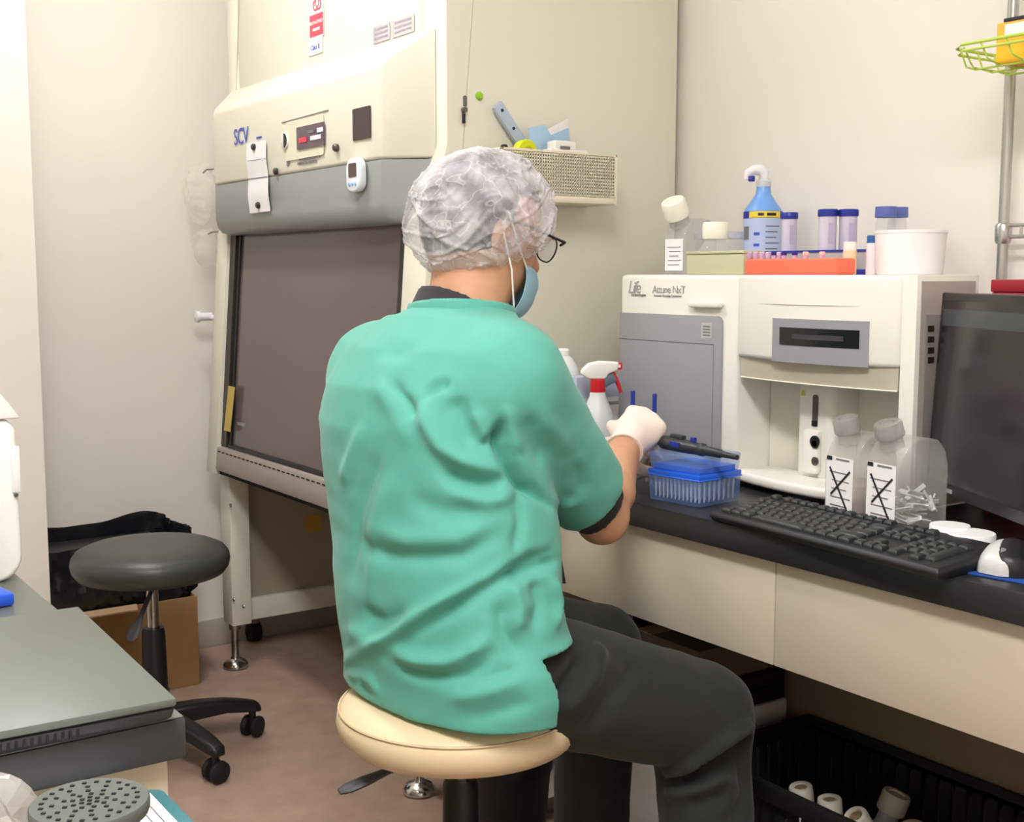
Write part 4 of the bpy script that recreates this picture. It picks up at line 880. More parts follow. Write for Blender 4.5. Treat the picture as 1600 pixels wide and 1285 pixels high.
# mouse + mat
MP = mat('blue_mouse_mat', (30, 72, 150), .75, nscale=30, namt=.05)
m0 = onC(1474, 891); m1 = onC(1531, 871)
md = U(*(m1 - m0)); mw = np.array([md[1], -md[0], 0])
put('mouse_mat', G().prism([m0 + mw * a + md * b_ for a, b_ in ((0, 0), (.24, 0), (.24, .10), (0, .10))], (0, 0, 0), (0, 0, .003)), MP, None, 'blue mouse mat at the counter edge beside the keyboard', 'mouse mat', base=tuple(m0 + mw * .1 + md * .05), bevel=.001)
mc = onC(1572, 893); mc[2] = CZ + .0035
mo = thing('computer_mouse', 'silver and black computer mouse on the blue mat', 'mouse', tuple(mc))
ma = U(*( -EX * .9 - EY * .43)); mb = np.cross(EZ, ma)
MS = mat('mouse_silver', (206, 206, 206), .28, .1, nscale=6, namt=.02)
def mouse(s0, s1, grow, zk):
    rings = []
    for s in np.linspace(s0, s1, 12):
        w = .031 * (1 - .10 * math.cos(s * 3.0)) * math.sqrt(max(1 - (2 * s - 1) ** 6, .02)); h = (.036 * math.sin(math.pi * (.12 + .80 * (1 - s))) ** .9 + .004) * zk
        rings.append([mc + ma * (s - .5) * .105 + mb * w * grow * math.cos(a) + EZ * (.001 + h * max(math.sin(a), 0) ** .7) for a in np.linspace(0, math.pi, 15)])
    return G().loft(rings)
put('shell', mouse(0, 1, 1, 1), MS, mo, angle=60)
mc = mc + mb * .006
put('black_cover', mouse(.20, .98, .82, 1.06), BLACK, mo, angle=60)
mc = mc - mb * .006
put('wheel', G().lathe(mc + ma * .030 + EZ * .026 - mb * .004, [(.006, 0), (.009, .001), (.009, .007), (.006, .008)], 18, mb), INKG, mo)
# two white dishes
for u, v, X, r, h, lab in ((1484, 828, 1.532, .0290, .020, 'smaller white round dish between flask and keyboard corner'), (1517, 840, 1.520, .034, .030, 'larger white round dish beside the keyboard corner')):
    q = P(u, v, x=X); q[2] = CZ_
    t = thing('white_dish', lab, 'dish', tuple(q), 'white dishes by the keyboard')
    zt2 = max(P(u, v - 8, x=X)[2] - CZ_, .02)
    put('dish', G().lathe(q, [(r * .95, 0), (r * .96, zt2 * .5)], 36), WHITE, t)
    put('lid', G().lathe(q + (0, 0, zt2 * .45), [(r, 0), (r, zt2 * .55 - .002), (r * .97, zt2 * .55)], 36), mat('dish_white', (246, 246, 246), .35, nscale=6, namt=.01), t)
# monitor angled to the seat
mdir = U(-.482, -.876, 0); mn = U(-.876, .482, 0)                       # along the width (towards the room), screen normal
m_c = P(1472, 457, x=1.690); mz1 = m_c[2]; mz0 = .803
tilt = -.05
def mq(a, z, dpt=0): 
    p = np.array([m_c[0], m_c[1], 0]) + mdir * a - mn * dpt + mn * (-(z - mz0) * tilt * -1 if False else (mz1 - z) * .05); p[2] = z; return p
mon = thing('monitor', 'black flat-screen monitor turned towards the seated person', 'monitor', tuple(mq(.265, CZ_, .06)))
Wm = .53
MF = mat('monitor_bezel', (40, 38, 40), .35, nscale=6, namt=.03)
put('housing', G().loft([[mq(0, mz0), mq(Wm, mz0), mq(Wm, mz1), mq(0, mz1)], [mq(.0, mz0, .02), mq(Wm, mz0, .02), mq(Wm, mz1, .02), mq(.0, mz1, .02)], [mq(.05, mz0 + .04, .045), mq(Wm - .05, mz0 + .04, .045), mq(Wm - .05, mz1 - .05, .045), mq(.05, mz1 - .05, .045)]]), MF, mon, bevel=.003)
MSC = mat('monitor_glass', (44, 40, 43), .16, nscale=2, namt=.06)
put('screen', G().loft([[mq(.012, mz0 + .020, -.0008), mq(Wm - .012, mz0 + .020, -.0008), mq(Wm - .012, mz1 - .013, -.0008), mq(.012, mz1 - .013, -.0008)], [mq(.012, mz0 + .020, .001), mq(Wm - .012, mz0 + .020, .001), mq(Wm - .012, mz1 - .013, .001), mq(.012, mz1 - .013, .001)]]), MSC, mon)
put('menu_bar', G().loft([[mq(.013, mz1 - .052, -.0011), mq(Wm - .013, mz1 - .052, -.0011), mq(Wm - .013, mz1 - .026, -.0011), mq(.013, mz1 - .026, -.0011)], [mq(.013, mz1 - .052, -.0007), mq(Wm - .013, mz1 - .052, -.0007), mq(Wm - .013, mz1 - .026, -.0007), mq(.013, mz1 - .026, -.0007)]]), mat('dim_menu_bar', (62, 68, 70), .2, nscale=3, namt=.04), mon)
put('brand_plate', G().obox(mq(.085, mz0 + .009, -.001), (.009, .001, .003), (mdir, mn, EZ)), mat('plate_silver', (170, 168, 168), .4, nscale=6, namt=.02), mon)
put('stand_neck', G().obox(mq(.265, (CZ + mz0) / 2 + .05, .055), (.03, .012, (mz0 - CZ) / 2 + .045), (mdir, mn, EZ)), MF, mon, bevel=.004)
put('stand_base', G().prism([np.array([*mq(.265, CZ_, .06)[:2], CZ_]) + mdir * p[0] + mn * p[1] for p in rrect(.22, .17, .03)], (0, 0, 0), (0, 0, .010)), MF, mon, bevel=.003)
# tip box
a_ = U(.10, -1, 0); d_ = U(1, .10, 0)
tb0 = onC(1012, 780); tb0[2] = CZ_
tw, td = .120, .112
TIPB = mat('tip_box_blue_clear', (120, 160, 226), .12, alpha=.30, nscale=6, namt=.03)
tx = thing('tip_box', 'clear pipette tip box with bright blue deck on the counter', 'tip box', tuple(tb0 + a_ * tw / 2 + d_ * td / 2))
def tq(a, b_, z): return tb0 + a_ * a * tw + d_ * b_ * td + EZ * z
def tbox(i, z0, z1): 
    k = i; return G().loft([[tq(k, k, z0), tq(1 - k, k, z0), tq(1 - k, 1 - k, z0), tq(k, 1 - k, z0)], [tq(0 if i < .03 else k, 0 if i < .03 else k, z1), tq(1 - (0 if i < .03 else k), 0 if i < .03 else k, z1), tq(1 - (0 if i < .03 else k), 1 - (0 if i < .03 else k), z1), tq((0 if i < .03 else k), 1 - (0 if i < .03 else k), z1)]])
put('base', tbox(.02, 0, .046), TIPB, tx, bevel=.003)
put('blue_deck', tbox(0, .047, .056), mat('deck_blue', (38, 104, 230), .3, alpha=.95, nscale=6, namt=.03), tx, bevel=.001)
put('blue_rim', tbox(-.012, .0455, .0485), MATS['deck_blue'], tx, bevel=.001)
put('lid', tbox(.025, .0565, .088), TIPB, tx, bevel=.004)
g = G()
for i in range(12):
    for j in range(8): g.cyl(tq(.08 + .84 * i / 11, .10 + .80 * j / 7, .044), tq(.08 + .84 * i / 11, .10 + .80 * j / 7, .006), .0032, .0010, 6)
put('tips', g, mat('tip_clear', (214, 218, 226), .3, alpha=.75, nscale=6, namt=.02), tx, kind='stuff', weld=False)
put('tip_rack', G().loft([[tq(.06, .08, .056), tq(.94, .08, .056), tq(.94, .92, .056), tq(.06, .92, .056)], [tq(.06, .08, .066), tq(.94, .08, .066), tq(.94, .92, .066), tq(.06, .92, .066)]]), MATS['deck_blue'], tx)
# pipette on the tip box
pa_ = P(1040, 691, z=CZ + .100); pb_ = P(1152, 715, z=CZ + .0955)
dp = U(*(pb_ - pa_)); Lp = np.linalg.norm(pb_ - pa_); PB = mat('pipette_charcoal', (46, 50, 52), .45, nscale=6, namt=.04)
pp = thing('pipette', 'charcoal electronic pipette lying across the blue tip box', 'pipette', tuple((pa_ + pb_) / 2 - EZ * .01))
sp = U(*np.cross(dp, EZ)); up_ = np.cross(sp, dp)
rings = []
for s, w, h in ((-.05, .012, .008), (-.02, .016, .011), (.0, .018, .0125), (.25, .018, .012), (.42, .013, .011), (.5, .010, .009)):
    rings.append([pa_ + dp * Lp * s + sp * w * math.cos(a) + up_ * h * math.sin(a) for a in np.linspace(0, 2 * math.pi, 17)[:-1]])
put('handle', G().loft(rings), PB, pp, angle=50)
put('barrel', G().lathe(pa_ + dp * Lp * .48, [(.0085, 0), (.0115, .004), (.0115, .012), (.0085, .016), (.0075, Lp * .30), (.0055, Lp * .32), (.0045, Lp * .52)], 18, dp), PB, pp)
put('finger_hook', G().obox(pa_ + dp * Lp * .18 + up_ * .014, (.016, .006, .004), (dp, sp, up_)), PB, pp, bevel=.002)
put('blue_button', G().obox(pa_ + dp * Lp * .40 + up_ * .0135, (.005, .004, .005), (dp, sp, up_)), NAVY, pp, bevel=.001)
put('screen', G().obox(pa_ + dp * Lp * .24 + up_ * .0035 - np.array(FH) * 0 + sp * .0172, (.012, .0012, .004), (dp, sp, up_)), NAVY, pp)
# spray bottle
q = P(934, 600, x=1.55); q[2] = CZ_; D = q @ FH
def hv(v, q=q): return CAM_H - (v - HORIZON) / 1919.0 * (q @ FH) - CZ_
sb = thing('spray_bottle', 'translucent white spray bottle with red collar and trigger', 'spray bottle', tuple(q))
zc_ = hv(612)
put('body', G().lathe(q, [(.036, 0), (.039, .004), (.039, zc_ * .50), (.036, zc_ * .62), (.026, zc_ * .80), (.017, zc_ * .93), (.015, zc_)], 40), mat('spray_translucent', (226, 230, 230), .35, alpha=.88, nscale=6, namt=.02), sb, angle=60)
RD = mat('spray_red', (206, 30, 44), .35, nscale=6, namt=.03)
put('collar', G().lathe(q + (0, 0, zc_ - .002), [(.0155, 0), (.0160, .003), (.0155, hv(593) - zc_ + .002)], 28), RD, sb)
zh = hv(593)
tr = U(*(RT * .96 + EX * .2)); tr[2] = 0; tr = U(*tr)
head = [(-.036, zh + .010), (-.020, zh), (.014, zh), (.020, zh + .010), (.040, zh + .018), (.042, hv(566)), (.0, hv(564.5)), (-.020, hv(568)), (-.034, hv(578))]
sdx = np.array([tr[1], -tr[0], 0])
put('trigger_head', G().prism([q + tr * a + EZ * z - sdx * .011 for a, z in head], (0, 0, 0), sdx * .022), WHITE, sb, bevel=.004, seg=3)
put('nozzle', G().obox(q + tr * .042 + EZ * ((hv(566) + hv(579)) / 2), (.0065, .0075, .0075), (tr, sdx, EZ)), RD, sb, bevel=.0015)
put('nozzle_mark', G().obox(q + tr * .0420 + sdx * .0077 + EZ * ((hv(566) + hv(579)) / 2), (.003, .0006, .003), (tr, sdx, EZ)), WHITE, sb)
put('trigger', G().tube([q + tr * .028 + EZ * (zh + .016), q + tr * .036 + EZ * (zh + .002), q + tr * .044 + EZ * (zh - .016), q + tr * .048 + EZ * (zh - .028)], [.005, .0048, .0042, .003], 10), RD, sb)
put('piston_block', G().obox(q + tr * .022 + EZ * (zh - .002), (.014, .009, .010), (U(*(tr + EZ * .5)), sdx, U(*(EZ - tr * .5)))), mat('piston_grey', (96, 108, 124), .45, nscale=6, namt=.03), sb, bevel=.003)
# tall white bottle behind the arm
q = P(880, 600, x=1.572); q[2] = CZ_
wbz = hv(555, q)
t = thing('white_squeeze_bottle', 'tall white round-shouldered bottle half hidden behind the sleeve', 'bottle', tuple(q))
put('body', G().lathe(q, [(.040, 0), (.043, .004), (.043, wbz * .60), (.041, wbz * .74), (.033, wbz * .88), (.020, wbz * .97), (.013, wbz)], 40), mat('bottle_milk', (226, 230, 226), .35, nscale=6, namt=.01), t, angle=60)
put('cap', G().lathe(q + (0, 0, wbz), [(.014, 0), (.014, .010), (.010, .014)], 24), WHITE, t)
# pale box behind the spray bottle
qa, qb = P(901, 600, y=1.992), P(968, 600, y=1.992)
t = thing('pale_carton', 'pale lilac carton with a white panel behind the spray bottle', 'carton', ((qa[0] + qb[0]) / 2, 2.01, CZ_))
zt3 = P(935, 588, y=1.992)[2]
put('carton', G().box(qa[0], qb[0], 1.992, 2.036, CZ_, zt3), mat('carton_lilac', (176, 184, 204), .5, nscale=6, namt=.03), t, bevel=.002)
put('white_panel', G().box(qb[0] - .040, qb[0] - .002, 1.9908, 1.992, P(935, 690, y=1.992)[2], P(935, 622, y=1.992)[2]), PAPER, t)
put('panel_stripe', G().box(qb[0] - .038, qb[0] - .004, 1.9900, 1.9908, P(935, 634, y=1.992)[2], P(935, 629, y=1.992)[2]), GREYP, t)

# ---------------------------------------------------------------- wire rack with basket at the wall
GW = mat('rack_chrome', (186, 186, 182), .28, .85, nscale=6, namt=.03)
pz = P(1575, 200, x=1.968); px0, py0 = pz[0], pz[1]
rk2 = thing('wire_rack', 'chrome post rack with double side rail standing on the counter', 'rack', (px0, py0 - .3, CZ_))
put('post', G().cyl((px0, py0, CZ_), (px0, py0, 2.1), .0095, n=20), GW, rk2)
put('post', G().cyl((px0, py0 - .62, CZ_), (px0, py0 - .62, 2.1), .0095, n=20), GW, rk2)
zr1, zr2 = P(1585, 352, x=px0)[2], P(1585, 370, x=px0)[2]
put('clamp', G().lathe((px0, py0, zr2 - .012), [(.012, 0), (.0145, .006), (.0145, zr1 - zr2 + .012), (.012, zr1 - zr2 + .016)], 20), GW, rk2)
for z in (zr1, zr2): put('rail', G().cyl((px0, py0 - .008, z), (px0, py0 - .612, z), .0035, n=10), GW, rk2)
for k in range(8): put('rail_rung', G().cyl((px0, py0 - .035 - .075 * k, zr2), (px0, py0 - .035 - .075 * k, zr1), .0028, n=8), GW, rk2)
LIME = mat('lime_wire', (190, 216, 92), .4, nscale=6, namt=.03)
tip = P(1478, 74, x=1.78); bzr = tip[2]; bx_0, bx_1, byt = 1.78, 1.953, tip[1]
wbk = thing('wire_basket', 'lime green wire basket hooked to the chrome post', 'basket', ((bx_0 + bx_1) / 2, byt - .2, bzr - .04))
def brim(z, ins): return [(bx_0 + .03 + ins, byt - ins, z), (bx_1 - ins, byt - ins, z), (bx_1 - ins, byt - .40 + ins, z), (bx_0 + ins, byt - .40 + ins, z), (bx_0 + ins, byt - .03 - ins, z)]
put('rim', G().tube(brim(bzr, 0), .0028, 8, closed=True), LIME, wbk)
put('rim', G().tube(brim(bzr - .010, .002), .0022, 8, closed=True), LIME, wbk)
for k in range(9):
    y = byt - .02 - .045 * k
    put('cross_wire', G().tube([(bx_0 + (.02 if k == 0 else 0), y, bzr), (bx_0 + .012 + (.02 if k == 0 else 0), y - .006, bzr - .026), (bx_0 + .035, y - .010, bzr - .034), (bx_1 - .035, y - .010, bzr - .034), (bx_1 - .012, y - .006, bzr - .026), (bx_1, y, bzr)], .0016, 6), LIME, wbk)
for x in (bx_0 + .04, bx_0 + .086, bx_1 - .04): put('long_wire', G().tube([(x, byt, bzr), (x, byt - .012, bzr - .03), (x, byt - .03, bzr - .0365), (x, byt - .37, bzr - .0365), (x, byt - .39, bzr)], .0018, 6), LIME, wbk)
put('hook', G().tube([(bx_1, py0 - .02, bzr), (px0, py0 - .014, bzr + .002), (px0 + .003, py0 + .013, bzr + .002)], .0025, 6), LIME, wbk)
ya_ = P(1557, 60, x=bx_0 + .05)[1]; zt4 = P(1565, 30, x=bx_0 + .05)[2]
t = thing('yellow_carton', 'yellow and orange carton with dark top sitting in the lime basket', 'carton', (bx_0 + .09, ya_ - .08, bzr - .032))
YC = mat('yellow_carton_print', (250, 214, 50), .5, nscale=14, rgb2=(240, 160, 40), detail=2)
put('carton', G().box(bx_0 + .05, bx_0 + .13, ya_ - .17, ya_, bzr - .032, zt4 - .006), YC, t, bevel=.001)
put('dark_lid', G().box(bx_0 + .049, bx_0 + .131, ya_ - .171, ya_ - .012, zt4 - .006, zt4), INK, t, bevel=.001)
put('white_flash', G().box(bx_0 + .0492, bx_0 + .05, ya_ - .05, ya_ - .015, zt4 - .03, zt4 - .010), PAPER, t)
rb = P(1550, 437, x=1.80)
t = thing('red_file_box', 'dark red file box standing behind the monitor', 'box', (1.86, rb[1] - .12, CZ_))
RF = mat('red_cardboard', (158, 30, 46), .55, nscale=6, namt=.03)
put('box', G().box(1.80, 1.93, rb[1] - .24, rb[1], CZ_, rb[2] - .02), RF, t, bevel=.003)
put('lid', G().box(1.798, 1.932, rb[1] - .242, rb[1] + .001, rb[2] - .02, rb[2]), RF, t, bevel=.002)

# ---------------------------------------------------------------- under the counter
CR = mat('crate_black', (22, 22, 23), .5, nscale=8, namt=.05)
cx0, cx1, cy0, cy1, cz1 = 1.436, 1.718, .72, 1.50, .325
cr = thing('black_crate', 'black slatted crate of bottles on the floor under the counter', 'crate', ((cx0 + cx1) / 2, (cy0 + cy1) / 2, 0))
put('bottom', G().box(cx0, cx1, cy0, cy1, .0005, .012), CR, cr)
put('rim', G().box(cx0 - .012, cx0, cy0 - .012, cy1 + .012, cz1 - .03, cz1).box(cx1, cx1 + .012, cy0 - .012, cy1 + .012, cz1 - .03, cz1).box(cx0, cx1, cy0 - .012, cy0, cz1 - .03, cz1).box(cx0, cx1, cy1, cy1 + .012, cz1 - .03, cz1), CR, cr, bevel=.002)
for k in range(27):
    y = cy0 + (cy1 - cy0) * (k + .5) / 27
    for x in (cx0, cx1 - .006): put('slat', G().box(x, x + .006, y - .010, y + .010, .012, cz1 - .02), CR, cr)
for k in range(10):
    x = cx0 + (cx1 - cx0) * (k + .5) / 10
    for y in (cy0, cy1 - .006): put('slat', G().box(x - .010, x + .010, y, y + .006, .012, cz1 - .02), CR, cr)
BOT = mat('bottle_dark_clear', (80, 78, 80), .2, alpha=.45, nscale=6, namt=.03)
def crate_bottle(u, v, zc, label, tilt=(0, 0, 1), r=.021, hgt=.030, hole=True):
    q = P(u, v, z=zc); ax = U(*tilt)
    t = thing('used_bottle', label, 'bottle', (q[0], q[1], .0125), 'white-capped bottles in the black crate')
    zb2 = .0127
    put('body', G().prism([(q[0] + p[0], q[1] + p[1], zb2) for p in rrect(.044, .044, .012)], (0, 0, 0), (0, 0, zc - hgt - .03 - zb2)), BOT, t, bevel=.008)
    put('neck', G().lathe(q - ax * (hgt + .032), [(r * .9, 0), (r * .75, .01), (r * .7, .04)], 20, ax), FROST, t)
    cp = put('screw_cap', G().lathe(q - ax * hgt, [(r * .98, 0), (r, .003), (r * .98, hgt - .003), (r * .92, hgt), (r * .6, hgt), (r * .55, hgt - .003)], 26, ax), mat('shaded_cap', (196, 190, 174), .5, nscale=8, namt=.04), t)  # white cap plastic greyed, under-counter shade put into its colour
    if hole: put('filter_disc', G().lathe(q - ax * .003, [(r * .55, 0), (r * .5, .0008)], 18, ax), mat('filter_brown', (150, 128, 92), .6, nscale=200, rgb2=(90, 74, 50)), t)
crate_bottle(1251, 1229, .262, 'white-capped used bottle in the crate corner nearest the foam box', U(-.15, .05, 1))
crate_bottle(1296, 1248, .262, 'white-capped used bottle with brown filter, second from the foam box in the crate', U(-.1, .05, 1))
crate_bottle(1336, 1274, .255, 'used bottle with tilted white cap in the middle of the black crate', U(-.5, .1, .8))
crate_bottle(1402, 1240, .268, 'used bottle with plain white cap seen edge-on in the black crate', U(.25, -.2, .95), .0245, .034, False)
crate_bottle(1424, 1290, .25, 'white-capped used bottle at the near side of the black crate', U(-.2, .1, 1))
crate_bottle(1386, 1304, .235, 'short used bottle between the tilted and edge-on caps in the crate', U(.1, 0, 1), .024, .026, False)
FOAM = mat('foam_white', (196, 192, 186), .8, nscale=60, namt=.02)
fb = thing('foam_box', 'white foam box under the counter behind the legs', 'box', (1.58, 1.73, 0))
put('box', G().box(1.495, 1.715, 1.56, 1.90, .0005, .300), FOAM, fb, bevel=.006)
put('lid', G().box(1.490, 1.720, 1.555, 1.905, .3005, .345), FOAM, fb, bevel=.006)
t = thing('black_case', 'flat black case stacked on the foam box under the counter', 'case', (1.58, 1.73, .3452)); put('lower_half', G().box(1.43, 1.712, 1.555, 1.88, .3455, .375), CR, t, bevel=.005); put('upper_half', G().box(1.43, 1.712, 1.555, 1.88, .376, .405), CR, t, bevel=.005)
t = thing('brown_carton', 'brown carton on the flat black case under the counter', 'carton', (1.6, 1.72, .4052)); put('carton', G().box(1.50, 1.71, 1.57, 1.86, .4055, .470), mat('dark_brown_card', (104, 88, 72), .8, nscale=9, namt=.05), t, bevel=.002); put('tape', G().box(1.4995, 1.7105, 1.70, 1.745, .470, .4706), CARDL, t)
t = thing('black_roll', 'rolled black bag on the brown carton under the counter', 'bag', (1.56, 1.75, .471)); put('roll', G().lathe((1.50, 1.78, .4985), [(.012, 0), (.027, .006), (.0275, .10), (.026, .19), (.012, .196)], 24, (1, -.25, 0)), BAG, t); put('core', G().lathe((1.495, 1.7812, .4985), [(.010, 0), (.010, .006)], 18, (1, -.25, 0)), CARDL, t)
q = P(748, 1246, z=0)
t = thing('white_carton', 'small white carton on the floor under the counter by the cabinet foot', 'carton', (1.52, 2.10, 0)); put('carton', G().box(1.445, 1.60, 2.02, 2.15, .0005, .055), mat('dusty_white', (190, 182, 180), .6, nscale=6, namt=.03), t, bevel=.003); put('flap', G().prism([(1.445, 2.02, .0555), (1.60, 2.02, .0555), (1.60, 1.99, .045), (1.445, 1.99, .045)], (0, 0, 0), (0, 0, .002)), MATS['dusty_white'], t)
t = thing('waste_bin', 'black domed waste bin on the floor behind the cream stool', 'waste bin', (1.335, 1.93, 0))
put('body', G().lathe((1.335, 1.93, .0005), [(.062, 0), (.066, .004), (.080, .17)], 36), CR, t); put('dome_lid', G().lathe((1.335, 1.93, .17), [(.083, 0), (.083, .012), (.078, .03), (.060, .050), (.032, .062), (.01, .065)], 36), CR, t, angle=60)
# ================================================================ the seated person (smooth solids blended from bones, meshed)
def smin(a, b_, k):
    h = np.clip(.5 + .5 * (b_ - a) / k, 0, 1); return b_ * (1 - h) + a * h - k * h * (1 - h)
def cone(p, a, b_, r0, r1):
    a = np.asarray(a); ab = np.asarray(b_) - a; t = np.clip(((p - a) @ ab) / (ab @ ab), 0, 1)
    return np.linalg.norm(p - a - t[:, None] * ab, axis=1) - (r0 + (r1 - r0) * t)
def ell(p, c, ax, r):
    q = (p - np.asarray(c)) @ np.array(ax).T; r = np.array(r)
    k0 = np.linalg.norm(q / r, axis=1); k1 = np.linalg.norm(q / r ** 2, axis=1) + 1e-9
    return k0 * (k0 - 1) / k1
def sdf_mesh(name, f, lo, hi, h, off, disp=None, smooth=1):
    lo = np.array(lo, float); hi = np.array(hi, float); B = 6
    nb = np.ceil((hi - lo) / h / B).astype(int) + 1; n = nb * B
    ci = np.stack(np.meshgrid(*[np.arange(m) for m in nb], indexing='ij'), -1).reshape(-1, 3)
    cd = f(lo + (ci * B + (B - 1) / 2) * h)
    act = np.abs(cd) < B * h * .87 * 1.5 + 2 * h
    vol = np.repeat(np.repeat(np.repeat(np.where(cd < 0, -1., 1.).reshape(nb), B, 0), B, 1), B, 2)
    loc = np.stack(np.meshgrid(*[np.arange(B)] * 3, indexing='ij'), -1).reshape(-1, 3)
    ab = ci[act]
    for s in range(0, len(ab), 1500):
        ix = (ab[s:s + 1500, None, :] * B + loc[None]).reshape(-1, 3)
        vol[ix[:, 0], ix[:, 1], ix[:, 2]] = f(lo + ix * h)
    S = vol < 0
    cnt = sum(S[i:n[0] - 1 + i, j:n[1] - 1 + j, k:n[2] - 1 + k].astype(np.int8) for i in (0, 1) for j in (0, 1) for k in (0, 1))
    cells = np.argwhere((cnt > 0) & (cnt < 8)); idx = -np.ones(n - 1, int); idx[tuple(cells.T)] = np.arange(len(cells))
    acc = np.zeros((len(cells), 3)); num = np.zeros(len(cells))
    cor = [np.array((i, j, k)) for i in (0, 1) for j in (0, 1) for k in (0, 1)]
    for x in range(8):
        for y in range(x + 1, 8):
            if np.abs(cor[x] - cor[y]).sum() != 1: continue
            va = vol[tuple((cells + cor[x]).T)]; vb = vol[tuple((cells + cor[y]).T)]; m = (va < 0) != (vb < 0)
            t = va[m] / (va[m] - vb[m]); acc[m] += cor[x] + t[:, None] * (cor[y] - cor[x]); num[m] += 1
    V = lo + (cells + acc / num[:, None]) * h; faces = []
    for ax in range(3):
        u, w = (ax + 1) % 3, (ax + 2) % 3
        sl0 = [slice(None)] * 3; sl1 = [slice(None)] * 3; sl0[ax] = slice(0, -1); sl1[ax] = slice(1, None)
        e = np.argwhere(S[tuple(sl0)] != S[tuple(sl1)]); e = e[(e[:, u] > 0) & (e[:, w] > 0) & (e[:, u] < n[u] - 1) & (e[:, w] < n[w] - 1)]
        du = np.eye(3, dtype=int)[u]; dw = np.eye(3, dtype=int)[w]
        q = np.stack([idx[tuple((e - du - dw).T)], idx[tuple((e - dw).T)], idx[tuple(e.T)], idx[tuple((e - du).T)]], 1)
        fl = S[tuple(e.T)]; q[~fl] = q[~fl][:, ::-1]; faces.append(q)
    Fq = np.concatenate(faces); Fq = Fq[(Fq >= 0).all(1)]
    for _ in range(smooth):
        sm_ = np.zeros_like(V); c_ = np.zeros(len(V))
        for k in range(4):
            np.add.at(sm_, Fq[:, k], V[Fq[:, (k + 1) % 4]]); np.add.at(sm_, Fq[:, (k + 1) % 4], V[Fq[:, k]]); np.add.at(c_, Fq[:, k], 1); np.add.at(c_, Fq[:, (k + 1) % 4], 1)
        V = V * .5 + .5 * sm_ / c_[:, None]
    if disp is not None:
        N = np.stack([f(V + d_ * 4e-3) - f(V - d_ * 4e-3) for d_ in np.eye(3)], 1); N /= np.linalg.norm(N, axis=1)[:, None] + 1e-9
        V = disp(V, N)
    me = bpy.data.meshes.new(name); me.from_pydata((V - np.array(off)).tolist(), [], Fq.tolist()); me.validate(); me.shade_smooth()
    return me
def trace(f, u, v, d0=1.2, d1=2.6):
    k = P(u, v, d=1.0) - CAM; t = d0
    for _ in range(90):
        s = f((CAM + k * t)[None])[0]
        if s < 5e-4: return CAM + k * t
        t += max(s * .6, 4e-4)
        if t > d1: return None
def vnoise(V, fr, seed):
    rs = np.random.RandomState(seed); o = np.zeros(len(V))
    for k in range(7): o += np.sin(V @ (rs.randn(3) * fr) + rs.rand() * 6.28)
    return o / 7

fdir = RT * .766 + FH * .643; ldir = -RT * .643 + FH * .766
ROOT = np.array([SC2[0], SC2[1], 0.0])
person = thing('person', 'person in green scrub top, bouffant cap and mask working at the counter', 'person', tuple(ROOT))

# bones
NECK0, NECK1 = P(716, 505, d=1.855), P(742, 415, d=1.89)
HC = P(752, 347, d=1.90); gd = U(*(RT * .80 + FH * .53 - EZ * .28)); rd = U(*np.cross(gd, EZ)); ud = np.cross(rd, gd)
SH_C = P(684, 572, d=1.845); SH_R = SH_C - ldir * .152 - EZ * .010 + fdir * .012; SH_L = SH_C + ldir * .165 - EZ * .022 + fdir * .01
EL_R = P(941, 803, d=1.93); WR_R = P(978, 695, d=2.135)
KN = lambda a, b_, z: RT * a + FH * b_ + EZ * z
EL_L = KN(-.06, 2.11, .785); WR_L = KN(.165, 2.235, .812)
HIP = KN(-.08, 1.79, .60); HIP_R = HIP - ldir * .09; HIP_L = HIP + ldir * .085
KNE_R = KN(.302, 1.90, .447); KNE_L = KN(.153, 2.10, .495)
ANK_R = KN(.322, 1.83, .08); ANK_L = KN(.135, 2.045, .08)

lev = [(470, 640, 790, 1.85), (505, 590, 812, 1.85), (540, 545, 826, 1.845), (600, 505, 842, 1.84), (660, 491, 850, 1.84), (760, 499, 862, 1.83), (830, 508, 872, 1.82), (880, 512, 873, 1.81), (920, 514, 874, 1.80), (960, 516, 884, 1.80), (1000, 521, 903, 1.79), (1040, 527, 913, 1.79), (1085, 526, 905, 1.79), (1150, 526, 905, 1.79)]
LZ, LC, LW = [], [], []
for v, uL, uR, D in lev:
    c = P((uL + uR) / 2, v, d=D); LZ.append(c[2]); LC.append(c); LW.append((uR - uL) / 2 / 1919 * D / .8085)
LZ = np.array(LZ)[::-1]; LC = np.array(LC)[::-1]; LW = np.array(LW)[::-1]
def torso(p, infl=0.0, ratio=.64):
    z = p[:, 2]; c = np.stack([np.interp(z, LZ, LC[:, i]) for i in (0, 1)], 1); w = np.interp(z, LZ, LW) + infl
    x = p[:, :2] - c; xl = x @ ldir[:2]; xf = x @ fdir[:2]; t = w * ratio
    q = (np.abs(xl / w) ** 2.25 + np.abs(xf / t) ** 2.25) ** (1 / 2.25)
    d = (q - 1) * t
    return np.maximum(d, np.maximum(z - 1.085, .515 - z))
def hem(p):
    x = p - HIP; xf = x @ fdir; xl = x @ ldir
    side = np.clip((.620 - p[:, 2]) / .09, 0, 1) * .035 - .012
    return np.where(xf > side, .622 - .05 * np.clip(xf - .05, 0, .2), .527)
HEMP = P(926, 762, d=1.905); HEMN = U(*(EL_R - SH_R)); HEMN = U(*(HEMN + (RT * .35 - EZ * .05)))
HEML = SH_L + (EL_L - SH_L) * .82; HEMLN = U(*(EL_L - SH_L))
